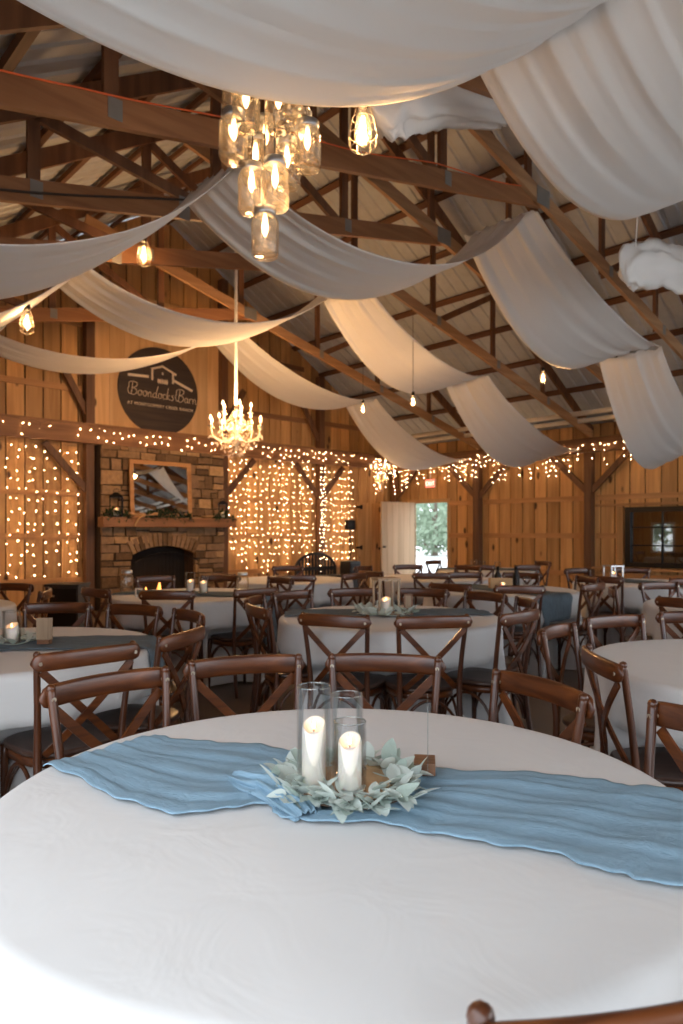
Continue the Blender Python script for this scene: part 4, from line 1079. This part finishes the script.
# fire screen
o = thing('fire_screen', 'black wire fire screen standing before the firebox', 'fire screen', (6.14, FY-.16, .12)); bm = BM()
for a in range(18): x = -.62+1.24*a/17; tube(bm, [(x, 0, .03), (x, 0, .70+.16*(1-(x/.62)**2))], .004, 5)
tube(bm, [(x_, 0, .70+.16*(1-(x_/.62)**2)) for x_ in [-.62+1.24*k/20 for k in range(21)]], .008, 6); tube(bm, [(-.62, 0, .03), (.62, 0, .03)], .008, 6)
obj('wire_panel', bm, M['black'], o)
for sx in (-1, 1):
    bm = BM(); box(bm, sx*.6-.02, sx*.6+.02, -.08, .08, 0, .03); obj('foot', bm, M['black'], o)
for x, l in ((5.80, 'charred log at the left in the firebox'), (6.1, 'charred log lying across the middle of the firebox'), (6.4, 'charred log at the right in the firebox')):
    bm = BM(); tube(bm, [(x-.2, FY+.17, .09), (x+.22, FY+.20, .10)], .055, 10); tag(obj('log', bm, M['log'], smooth=True), l, 'log')
for i, (x, h) in enumerate(((5.72, .34), (5.86, .26), (6.12, .38), (6.30, .22))):
    bm = BM(); lathe(bm, [(.012, 0), (.045, .06), (.05, .12), (.03, h*.6), (.004, h)], 10); ob = obj('fire_flame', bm, M['ember'], smooth=True); ob.location = (x, FY+.12, .10)
    tag(ob, ['leftmost orange flame in the firebox', 'second orange flame in the firebox', 'tall orange flame at the middle of the firebox', 'small orange flame right of the tall one in the firebox'][i], 'flame')
# mirror on the mantel, leaning back
o = thing('framed_mirror', 'large framed mirror reflecting the drapes, on the mantel', 'mirror', (6.03, FY-.145, 1.605)); o.rotation_euler = (math.radians(-3), 0, 0)
bm = BM(); a, hh, fw = .60, 1.0, .072
box(bm, -a, a, -.03, .02, 0, fw); box(bm, -a, a, -.03, .02, hh-fw, hh); box(bm, -a, -a+fw, -.03, .02, fw, hh-fw); box(bm, a-fw, a, -.03, .02, fw, hh-fw); obj('mirror_frame', bm, M['pine_x'], o)
bm = BM(); box(bm, -a+fw-.005, a-fw+.005, -.012, -.004, fw-.005, hh-fw+.005); obj('mirror_glass', bm, M['mirror'], o)
MZ = 1.603
lantern((5.18, FY-.15, MZ), .21, .34, M['black'], 'black lantern at the left end of the mantel', cap='peak', power=.3)
lantern((7.30, FY-.15, MZ), .16, .28, M['black'], 'black lantern at the right end of the mantel', cap='peak', power=.3)
# garland
def garland(x0, x1, label, seed, z=MZ):
    rng = random.Random(seed); o = thing('evergreen_garland', label, 'greenery', ((x0+x1)/2, FY-.17, z)); bm = BM(); L_ = x1-x0
    for k in range(int(260*L_)):
        x = rng.uniform(-L_/2, L_/2); th = .11*math.sin(PI*(x+L_/2)/L_)+.03
        b_ = Vector((x, rng.uniform(-.10, -.02), rng.uniform(-.05, th))); d = Vector((rng.uniform(-1, 1), rng.uniform(-1, -.1), rng.uniform(-.8, .9)))
        leaf(bm, b_, d, Vector((0, .1, 1)), rng.uniform(.06, .12), .016, .1)
    obj('leaves', bm, M['garland'], o, recalc=False)
    bm = BM(); tube(bm, [(-L_/2+L_*k/12, -.06, .012+.008*math.sin(k*2)) for k in range(13)], .008, 6); obj('stem', bm, M['garland'], o)
garland(5.62, 6.60, 'dark evergreen garland lying under the mirror on the mantel', 3)
garland(4.93, 5.38, 'evergreen sprig around the left mantel lantern', 4); garland(7.02, 7.50, 'evergreen sprig around the right mantel lantern', 5)
bm = BM(); tube(bm, catmull([(5.35, FY-.24, 1.66), (5.55, FY-.26, 1.64), (5.70, FY-.27, 1.64), (5.9, FY-.25, 1.67)], 5), [.02+.012*math.sin(i*1.1) for i in range(16)], 8)
tube(bm, catmull([(5.62, FY-.28, 1.64), (5.50, FY-.31, 1.56), (5.42, FY-.32, 1.44)], 5), [.03-.002*i for i in range(11)], 8)
tag(obj('driftwood', bm, M['pine_light'], smooth=True), 'pale forked driftwood piece hanging off the mantel by the left lantern', 'driftwood')
bm = BM(); tube(bm, [(6.80, FY-.22, 1.63), (7.0, FY-.23, 1.635), (7.2, FY-.22, 1.63)], [.012, .022, .010], 8); tag(obj('driftwood', bm, M['pine_light'], smooth=True), 'slim pale driftwood stick right of the mirror on the mantel', 'driftwood')

# ------------------------------------------------------------------ sign panel and round sign
bm = BM()
for k in range(9):
    x0 = 4.97+k*.2833; box(bm, x0+.002, x0+.2813, VG-.075, VG-.052, 3.19, 5.6, .35+.5*rng.random())
tag(obj('sign_backboard', bm, M['pine_light']), 'pale pine board panel behind the round sign', 'board panel')
o = thing('round_sign', 'round black sign reading Boondocks Barn on pale boards', 'sign', (6.2, VG-.077, 3.93))
bm = BM(); n = 72; f = [bm.verts.new((.80*math.cos(2*PI*k/n), -.03, .80*math.sin(2*PI*k/n))) for k in range(n)]; bk = [bm.verts.new((v.co.x, 0, v.co.z)) for v in f]
bm.faces.new(f); bm.faces.new(bk[::-1])
for k in range(n): bm.faces.new((f[k], f[(k+1) % n], bk[(k+1) % n], bk[k]))
obj('sign_disc', bm, M['sign'], o)
def strokes(name, lines, r, closed=False):
    bm = BM()
    for ln in lines:
        P = [(x, -.034, z) for x, z in ln]; P = catmull(P, 5) if len(P) > 2 else P
        tube(bm, P, r, 6, squash=.5)
    return obj(name, bm, M['signtext'], o, smooth=True)
# barn outline emblem
bm = BM()
def seg(x0, z0, x1, z1, h=.035): bar(bm, (x0, -.034, z0), (x1, -.034, z1), h, .012, up=(0, 0, 1) if abs(x1-x0) > .02 else (1, 0, 0))
seg(-.62, .22, -.22, .24, .045); seg(-.15, .19, -.15, .40); seg(-.17, .39, .06, .47); seg(.04, .475, .34, .35); seg(.27, .18, .27, .36); seg(.29, .24, .68, .10, .045)
obj('barn_emblem', bm, M['signtext'], o)
bm = BM(); ball(bm, (.06, -.034, .335), .016, 1, 1.9)
for dx in (-.085, -.045, .0, .045, .085): ball(bm, (.06+dx, -.034, .19), .022, 1, 2.4)
obj('wheat_emblem', bm, M['signtext'], o)
def letter(kind, x, z, s):
    L_ = {
     'B': [[(.18, 0), (.26, .5), (.34, 1.0)], [(.0, .62), (.02, .95), (.35, 1.08), (.72, .98), (.62, .68), (.32, .56), (.62, .46), (.66, .18), (.38, -.02), (.10, .05)], [(.0, .62), (-.12, .35), (.0, .05), (.10, .05)]],
     'o': [[(.30, .42), (.10, .40), (.02, .18), (.14, .0), (.30, .08), (.34, .28), (.26, .42), (.44, .34)]],
     'n': [[(.0, .40), (.04, .0)], [(.03, .22), (.18, .42), (.28, .34), (.28, .04), (.44, .06)]],
     'd': [[(.34, .34), (.14, .40), (.02, .18), (.14, .0), (.30, .12)], [(.50, 1.0), (.36, .5), (.32, .05), (.46, .06)]],
     'c': [[(.30, .36), (.16, .42), (.02, .22), (.12, .0), (.36, .08)]],
     'k': [[(.16, 1.0), (.06, .5), (.0, .0)], [(.30, .42), (.06, .20), (.32, .0)]],
     's': [[(.28, .44), (.10, .38), (.24, .20), (.18, .0), (.0, .04)]],
     'a': [[(.30, .36), (.12, .42), (.02, .18), (.12, .0), (.28, .14), (.30, .40), (.30, .04), (.44, .06)]],
     'r': [[(.02, .40), (.04, .0)], [(.04, .22), (.14, .40), (.30, .40)]]}[kind]
    sl = .0
    return [[(x+px_*s+sl*pz*s, z+pz*s) for px_, pz in ln] for ln in L_]
lines = []
x = -.60
for ch, adv in (('B', .80), ('o', .46), ('o', .46), ('n', .46), ('d', .50), ('o', .44), ('c', .40), ('k', .38), ('s', .42), (' ', .16), ('B', .80), ('a', .46), ('r', .36), ('n', .40)):
    if ch != ' ': lines += letter(ch, x, -.12 - (x+.6)*.02, .215)
    x += adv*.215*.98
strokes('sign_lettering', lines, .011)
tx = bpy.data.curves.new('sign_small_lettering', 'FONT'); tx.body = 'AT MONTGOMERY CREEK RANCH'; tx.size = .078; tx.extrude = .004; tx.align_x = 'CENTER'; tx.space_character = 1.12
to = bpy.data.objects.new('sign_small_lettering', tx); C.objects.link(to); to.parent = o; to.location = (.03, -.036, -.30); to.rotation_euler = (PI/2, 0, 0); tx.materials.append(M['signtext'])
to_mesh_text(to)

# ------------------------------------------------------------------ fairy lights
bm = BM(); bmesh.ops.create_icosphere(bm, subdivisions=1, radius=.0052); BULB = bpy.data.meshes.new('fairy_bulb'); bm.to_mesh(BULB); bm.free(); BULB.materials.append(M['fairy'])
def curtain(label, strands, seed, spacing=.12, jitter=.02, header=None):
    """strands: list of (point, drop, outward jitter vector) hanging from a header cord"""
    rng = random.Random(seed); root = thing('fairy_light_curtain', label, 'string lights', (0, 0, 0), 0, 'warm white fairy light curtains')
    pts = []; bm = BM()
    for p, drop in strands:
        p = Vector(p); n = max(1, int(drop/spacing)); line = [p]
        for k in range(n):
            q = p + Vector((rng.uniform(-jitter, jitter), rng.uniform(-jitter, jitter), -(k+.6+rng.uniform(-.25, .25))*spacing)); line.append(q); pts.append(q)
        tube(bm, line, .0014, 3)
    hp = [Vector(s[0]) for s in strands]
    for a, b_ in zip(hp, hp[1:]): tube(bm, [a, b_], .002, 3)
    obj('wire', bm, M['wire'], root)
    pts.sort(key=lambda q: q.length)
    for q in pts[:100]:
        o_ = bpy.data.objects.new('bulb', BULB); C.objects.link(o_); o_.location = q; o_.parent = root
    if len(pts) > 100:
        bm = BM()
        for q in pts[100:]: ball(bm, q, .0052, 1)
        o_ = obj('bulb_remainder', bm, M['fairy'], root); o_['kind'] = 'stuff'; o_.name = 'bulb'
    return len(pts)
rng = random.Random(99)
yb = VG-.10; yh = VG-.315
def along_x(x0, x1, step, z, y, dmin, dmax, jz=.0, clump=False):
    s = []; x = x0
    while x < x1:
        s.append(((x, y, z+rng.uniform(-jz, jz)), rng.uniform(dmin, dmax))); x += step*rng.uniform(.7, 1.3)
    return s
curtain('fairy light curtain on the wall left of the stone fireplace', along_x(2.5, 4.75, .15, 2.80, yb, 2.0, 2.5), 1, .17, .045)
curtain('fairy light curtain on the wall right of the stone fireplace', along_x(7.75, 9.95, .14, 2.80, yb, 1.9, 2.6), 2, .13, .04)
curtain('fairy light curtain on the wall beside the corner door', along_x(10.25, 11.25, .14, 2.80, yb, 1.5, 2.5), 3, .15, .04)
curtain('fairy lights wound down the post right of the fireplace wall', [((10.1+dx, VG-.215, 2.8), 2.4) for dx in (-.06, 0, .06)], 4, .09, .03)
curtain('short fairy lights on the header beam left of the fireplace', along_x(2.4, 4.9, .14, 3.14, yh, .15, .38, .04), 5, .14, .03)
curtain('short fairy lights on the header beam over the fireplace', along_x(4.95, 7.5, .13, 3.14, yh, .2, .5, .04), 6, .14, .03)
curtain('short fairy lights on the header beam right of the fireplace', along_x(7.6, 12.3, .12, 3.12, yh, .2, .5, .04), 7, .13, .03)
def along_y(y0, y1, step, z, x, dmin, dmax, jz=0):
    s = []; y = y0
    while y < y1:
        s.append(((x, y, z+rng.uniform(-jz, jz)), rng.uniform(dmin, dmax))); y += step*rng.uniform(.5, 1.5)
    return s
curtain('icicle fairy lights along the header above the open door', along_y(9.2, 11.5, .11, 3.0, UR-.24, .2, .75, .03), 8, .11, .03)
curtain('icicle fairy lights along the header between the two right wall posts', along_y(6.6, 9.1, .11, 3.05, UR-.24, .2, .75, .03), 9, .11, .03)
curtain('icicle fairy lights along the header above the black window', along_y(3.4, 6.5, .12, 3.05, UR-.24, .15, .6, .03), 10, .12, .03)
curtain('dense knot of fairy lights hanging in the corner by the small chandelier', [((11.55+rng.uniform(0, .75), 11.41+rng.uniform(-.04, .0), 3.1), rng.uniform(.4, 1.0)) for _ in range(8)], 11, .10, .03)

# ------------------------------------------------------------------ chandeliers and pendants
def jar_part(parent, p, sc):
    o_ = bpy.data.objects.new('jar', None); 
    bm = BM(); lathe(bm, [(r*sc, z*sc) for r, z in mason_jar_mesh()], 22); j = obj('jar', bm, M['jarglass'], parent, smooth=True); j.location = p
    bpy.data.objects.remove(o_)
    bm = BM(); lathe(bm, [(.037*sc, .142*sc), (.0385*sc, .146*sc), (.0385*sc, .166*sc), (.030*sc, .168*sc)], 22); obj('lid', bm, M['zinc'], j, smooth=True)
    bm = BM(); lathe(bm, [(.005*sc, .150*sc), (.008*sc, .13*sc), (.012*sc, .105*sc), (.010*sc, .085*sc), (.003*sc, .07*sc)], 10); obj('lit_bulb', bm, M['bulb_on'], j, smooth=True)
    return j
def jar_chandelier(loc, sc, pos, label, top, power):
    o = thing('jar_chandelier', label, 'chandelier', loc, camA-PI/2)
    for (x, y, z) in pos:
        jar_part(o, (x, y, z), sc)
        bm = BM(); tube(bm, [(x, y, z+.168*sc), (x*.6, y*.6, max(z+.3*sc, top*.6)), (x*.3, y*.3, top)], .003, 5); obj('cord', bm, M['wire'], o)
    bm = BM(); lathe(bm, [(.09, top-.02), (.10, top), (.10, top+.02), (.02, top+.04)], 20); obj('canopy', bm, M['black'], o)
    lamp_at('jar_glow', (0, 0, .26*sc/1.3), power, .12, WARM, o)
    return o
# pixel guides: jar bottoms measured against the photograph at forward distance 2.95
JD = 2.95; jc = W((265-341.5)/693*JD, JD, 0)
def jz(py): return CAM_H + (532-py)/693*JD
pos = []
for px, pyb, dy in ((265, 260, 0), (250, 210, .05), (276, 216, -.04), (235, 168, -.03), (307, 168, .04), (228, 148, .10), (248, 140, -.06), (280, 142, -.07), (300, 150, .10), (262, 150, .14), (236, 118, .0), (296, 118, .02), (252, 172, .12), (285, 176, .12)):
    pos.append(((px-265)/693*JD, dy, jz(pyb)-jz(260)))
jar_chandelier((jc.x, jc.y, jz(257)), 1.24, pos, 'tiered mason jar chandelier hanging under the front drape', 1.75, LAMP_JAR)
JD2 = 14.6; q = W((380-341.5)/693*JD2, JD2, CAM_H+(532-492)/693*JD2)
pos2 = [(0, 0, 0)] + [(.10*math.cos(a), .10*math.sin(a), .20) for a in (0, 2.1, 4.2)] + [(.19*math.cos(a), .19*math.sin(a), .42) for a in (0, 1.05, 2.1, 3.14, 4.2, 5.2)]
jar_chandelier(q, 1.05, pos2, 'small tiered glass chandelier in the far corner above the plank door', .98, 6)

# crystal chandelier
CDD = 9.7; q = W((236-341.5)/693*CDD, CDD, CAM_H + (532-452)/693*CDD)
o = thing('crystal_chandelier', 'glowing candle-arm crystal chandelier beside the round sign', 'chandelier', q, .3)
bm = BM(); lathe(bm, [(.006, .0), (.03, .03), (.012, .07), (.05, .12), (.07, .18), (.03, .25), (.02, .33), (.055, .38), (.025, .45), (.04, .52), (.02, .58), (.015, .66)], 18); obj('stem', bm, M['crystal'], o, smooth=True)
bm = BM(); tube(bm, [(0, 0, .66), (0, 0, roof_z(q.x)+.12-q.z)], .022, 10); s = obj('rod_sleeve', bm, M['drape'], o, smooth=True); s['label'] = 'pale fabric sleeve over the hanging rod'
tiers = [(10, .36, .26, .40, 0), (5, .21, .42, .60, .3)]
for n_, R, z0, z1, a0 in tiers:
    for k in range(n_):
        a = a0+2*PI*k/n_; ca, sa = math.cos(a), math.sin(a)
        bm = BM(); tube(bm, catmull([(.03*ca, .03*sa, z0-.04), (R*.45*ca, R*.45*sa, z0-.12), (R*.9*ca, R*.9*sa, z0-.05), (R*ca, R*sa, z1-.06)], 5), .007, 6); arm = obj('arm', bm, M['crystal'], o, smooth=True)
        bm = BM(); lathe(bm, [(.008, z1-.065), (.04, z1-.055), (.042, z1-.048), (.01, z1-.045)], 12, (R*ca, R*sa)); obj('drip_cup', bm, M['crystal'], arm)
        bm = BM(); tube(bm, [(R*ca, R*sa, z1-.045), (R*ca, R*sa, z1+.03)], .009, 8); obj('candle_sleeve', bm, M['candle'], arm)
        bm = BM(); lathe(bm, [(.006, z1+.03), (.017, z1+.05), (.016, z1+.065), (.003, z1+.10)], 10, (R*ca, R*sa)); obj('flame_bulb', bm, M['bulb_on'], arm, smooth=True)
rc = random.Random(4)
for ring_i, (R, z, n_) in enumerate(((.36, .27, 14), (.28, .17, 12), (.20, .10, 10), (.10, .02, 8), (.21, .42, 10))):
    bm = BM()
    for k in range(n_*3):
        a = 2*PI*k/(n_*3); RR = R*(1+.06*math.sin(k*2.1)); zz = z - .05*abs(math.sin(k*PI/3)) - rc.uniform(0, .05); ball(bm, (RR*math.cos(a), RR*math.sin(a), zz), .010, 1, 1.5)
    for k in range(n_):
        a = 2*PI*k/n_; p0 = Vector((.03*math.cos(a), .03*math.sin(a), z+.18)); p1 = Vector((R*math.cos(a), R*math.sin(a), z))
        for t_ in range(1, 9): p = p0.lerp(p1, t_/9); p.z -= .07*math.sin(PI*t_/9); ball(bm, p, .006, 1)
    obj('crystal_swag', bm, M['crystal'], o)['kind'] = 'stuff'
lamp_at('chandelier_glow', (0, 0, .46), LAMP_CRYSTAL, .25, WARM, o)

def pendant(loc, top, label, cage=True, sc=1.0, power=LAMP_BULB):
    o = thing('pendant_bulb', label, 'pendant lamp', loc, .2, 'bare filament pendants')
    bm = BM(); lathe(bm, [(.012*sc, .085*sc), (.021*sc, .085*sc), (.022*sc, .12*sc), (.012*sc, .135*sc)], 14); obj('socket', bm, M['black'], o, smooth=True)
    bm = BM(); lathe(bm, [(.002, -.062*sc), (.018*sc, -.056*sc), (.032*sc, -.03*sc), (.033*sc, -.005*sc), (.024*sc, .04*sc), (.014*sc, .07*sc), (.013*sc, .088*sc)], 18); obj('glass_bulb', bm, M['jarglass'], o, smooth=True)
    bm = BM()
    for k in range(6):
        a = 2*PI*k/6; tube(bm, [(.004*sc*math.cos(a), .004*sc*math.sin(a), .05*sc), (.013*sc*math.cos(a), .013*sc*math.sin(a), -.035*sc)], .0028*sc, 5)
    ball(bm, (0, 0, -.005*sc), .013*sc, 1, 1.8)
    obj('filament', bm, M['filament'], o)
    if cage:
        bm = BM()
        for k in range(6):
            a = 2*PI*k/6; tube(bm, [(r*sc*math.cos(a), r*sc*math.sin(a), z*sc) for r, z in ((.022, .09), (.040, .04), (.052, -.02), (.048, -.065), (.0, -.095))], .0016*sc, 5)
        for r, z in ((.040, .04), (.052, -.02), (.046, -.067)): tube(bm, [(r*sc*math.cos(2*PI*k/24), r*sc*math.sin(2*PI*k/24), z*sc) for k in range(25)], .0016*sc, 5, caps=False)
        obj('cage', bm, M['pin'], o)
    bm = BM(); tube(bm, [(0, 0, .13*sc), (0, 0, top-loc[2])], .004, 6); obj('cord', bm, M['wire'], o)
    lamp_at('bulb_glow', (0, 0, -.0*sc), power, .03, WARM, o)
    return o
def pp(px, py, D): return W((px-341.5)/693*D, D, CAM_H+(532-py)/693*D)
pd = pp(363, 130, 3.22); pendant(pd, lb(pd.x), 'large caged filament pendant right of the jar chandelier', True, 1.25)
for px, py, D, l in ((144, 254, 6.6, 'caged bulb below the left white swag'), (27, 322, 6.6, 'caged bulb at the left edge under the drapes'), (543, 378, 9.6, 'bare bulb right of centre between two rows of drapes'), (413, 402, 9.9, 'bare bulb under the second row of drapes, left of the brighter one'), (363, 409, 11.4, 'bare bulb at the end of the swag beside the crystal chandelier')):
    pd = pp(px, py, D); zt = (lb(pd.x) if pd.x < 6.3 else rb_(pd.x))-.05
    pendant(pd, max(zt, pd.z+.2), l, px < 200, 1.35 if px < 200 else 1.1)
# orange extension cord along the light brown truss
bm = BM(); P = []
for k in range(60):
    u = .2+6.2*k/59; P.append((u, 3.92-.035, lb(u)+.10+.015*math.sin(u*3)-.015*abs(math.sin(u*2))))
P += [(6.6, 3.90, rb_(6.6)+.09), (7.2, 3.90, rb_(7.2)+.08)]
tube(bm, P, .006, 6); tag(obj('extension_cord', bm, M['orange'], smooth=True), 'orange extension cord lying along the light brown truss', 'cord')
bm = BM(); tube(bm, [(u, 5.17, lb(u)+.02-.05*math.sin((u-.5)*1.6)) for u in [.5+.2*k for k in range(14)]], .009, 6); tag(obj('extension_cord', bm, M['wire'], smooth=True), 'black cable sagging along a truss at the left', 'cord')

# exit sign above the open door
o = thing('exit_sign', 'small lit red EXIT sign above the open doorway', 'exit sign', (UR-.13, 10.45, 2.38))
bm = BM(); box(bm, -.02, .02, -.14, .14, 0, .19, bev=.004); obj('housing', bm, M['white'], o)
bm = BM(); box(bm, -.023, -.021, -.13, .13, .01, .18); obj('red_face', bm, plain('exit_face', (.7, .1, .06), .5, 0, .5, (1, .14, .09), 1.8), o)
tx = bpy.data.curves.new('exit_lettering', 'FONT'); tx.body = 'EXIT'; tx.size = .13; tx.extrude = .001; tx.align_x = 'CENTER'
to = bpy.data.objects.new('exit_lettering', tx); C.objects.link(to); to.parent = o; to.location = (-.0245, 0, .05); to.rotation_euler = (PI/2, 0, -PI/2); tx.materials.append(plain('exit_letters', (.95, .8, .7), .5, 0, .5, (1, .62, .45), 2.0))
to_mesh_text(to)
bm = BM(); tube(bm, [(0, 0, .19), (0, 0, .50)], .01, 8); obj('hanger', bm, M['white'], o)

# black electrical box on the wall
o = thing('electrical_box', 'small black electrical box on the wall beside the corner door', 'electrical box', (11.05, VG-.06, 1.40)); bm = BM(); box(bm, -.11, .11, -.08, .04, 0, .22, bev=.006); obj('housing', bm, M['black'], o)
bm = BM(); tube(bm, [(0, -.02, 0), (0, -.02, -1.36)], .012, 8); obj('conduit', bm, M['black'], o)

# arched bench against the gable wall
o = thing('arched_bench', 'dark bench with an arched spindle back against the fairy lit wall', 'bench', (9.72, 11.15, 0), 0)
bm = BM(); box(bm, -.58, .58, -.30, .20, .36, .42, bev=.01); obj('seat', bm, M['blackwood'], o)
bm = BM(); tube(bm, [(.56*math.cos(PI*k/24), .18, .55+.33*math.sin(PI*k/24)) for k in range(25)], .032, 8); obj('arched_rail', bm, M['blackwood'], o, smooth=True)
for k in range(11):
    x = -.45+.09*k; bm = BM(); box(bm, x-.022, x+.022, .17, .19, .42, .55+.33*math.sqrt(max(0, 1-(x/.56)**2))); obj('spindle', bm, M['blackwood'], o)
bm = BM(); box(bm, -.58, .58, .15, .21, .52, .60); obj('lower_rail', bm, M['blackwood'], o)
for sx in (-1, 1):
    for sy in (-1, 1):
        bm = BM(); box(bm, sx*.54-.03, sx*.54+.03, (-.26 if sy < 0 else .17)-.03, (-.26 if sy < 0 else .17)+.03, 0, .55 if sy > 0 else .36); obj('leg', bm, M['blackwood'], o)
o = thing('speaker_box', 'dark square speaker box right of the arched bench', 'speaker', (10.62, 11.2, 0), .1); bm = BM(); box(bm, -.18, .18, -.15, .15, 0, .70, bev=.01); obj('cabinet', bm, M['blackwood'], o)
bm = BM(); box(bm, -.155, .155, -.16, -.151, .1, .65); obj('grille', bm, M['black'], o)
# black cabinet before the fireplace wall
p = W((68-341.5)/693*8.6, 8.6); o = thing('black_cabinet', 'black cabinet with a pale handle left of the fireplace', 'cabinet', (p.x, p.y, 0), camA-PI/2)
bm = BM(); box(bm, -.20, .20, -.2, .2, 0, .68, bev=.008); box(bm, -.21, .21, -.21, .21, .68, .71, bev=.006); obj('body', bm, M['blackwood'], o)
bm = BM(); box(bm, -.185, .185, -.212, -.201, .04, .66); dr = obj('door', bm, M['black'], o)
bm = BM(); box(bm, -.17, -.08, -.235, -.213, .56, .58); obj('handle', bm, M['steel'], dr)

# ------------------------------------------------------------------ outside trees
def tree(x, y, h, r, seed, label):
    rng = random.Random(seed); o = thing('tree', label, 'tree', (x, y, -.12), 0, 'leafy trees beyond the gravel yard')
    bm = BM(); tube(bm, [(0, 0, 0), (.1, .05, h*.3), (0, .1, h*.75)], [.22, .17, .06], 8); obj('trunk', bm, M['trunk'], o, smooth=True)
    bm = BM()
    for k in range(3400):
        a = rng.uniform(0, 2*PI); cz = rng.uniform(-1, 1); rr = r*(.35+.65*rng.random()**.4)*(1+.25*math.sin(3*a+seed)+.15*math.sin(5*cz*3))
        s_ = math.sqrt(1-cz*cz); c_ = Vector((rr*s_*math.cos(a), rr*s_*math.sin(a), h*.47+cz*h*.46*(.6+.4*rng.random())))
        d = Vector((rng.uniform(-1, 1), rng.uniform(-1, 1), rng.uniform(-1, .6))).normalized(); e_ = d.cross(Vector((rng.random(), rng.random(), rng.random()))).normalized(); q = .22
        bm.faces.new([bm.verts.new(c_ - d*q), bm.verts.new(c_ + e_*q*.5), bm.verts.new(c_ + d*q), bm.verts.new(c_ - e_*q*.5)])
    obj('crown', bm, M['treeleaf'], o, recalc=False)
tl = ['leafy tree straight beyond the open doorway', 'leafy tree beyond the doorway, left of the straight one', 'leafy tree beyond the doorway, at the right', 'broad tree far behind the others past the doorway', 'low bushy tree past the doorway', 'tree outside the left wall window', 'tree outside the left opening']
for k, (x, y, h, r) in enumerate(((33, 27.3, 8.5, 3.6), (30.0, 35.5, 8.2, 3.6), (40, 21.0, 8, 3.5), (46, 39, 11, 5), (41.5, 30.5, 7, 3.0), (-9, 16, 7, 3.2), (-11, 8, 8, 3.5))): tree(x, y, h, r, k+1, tl[k])
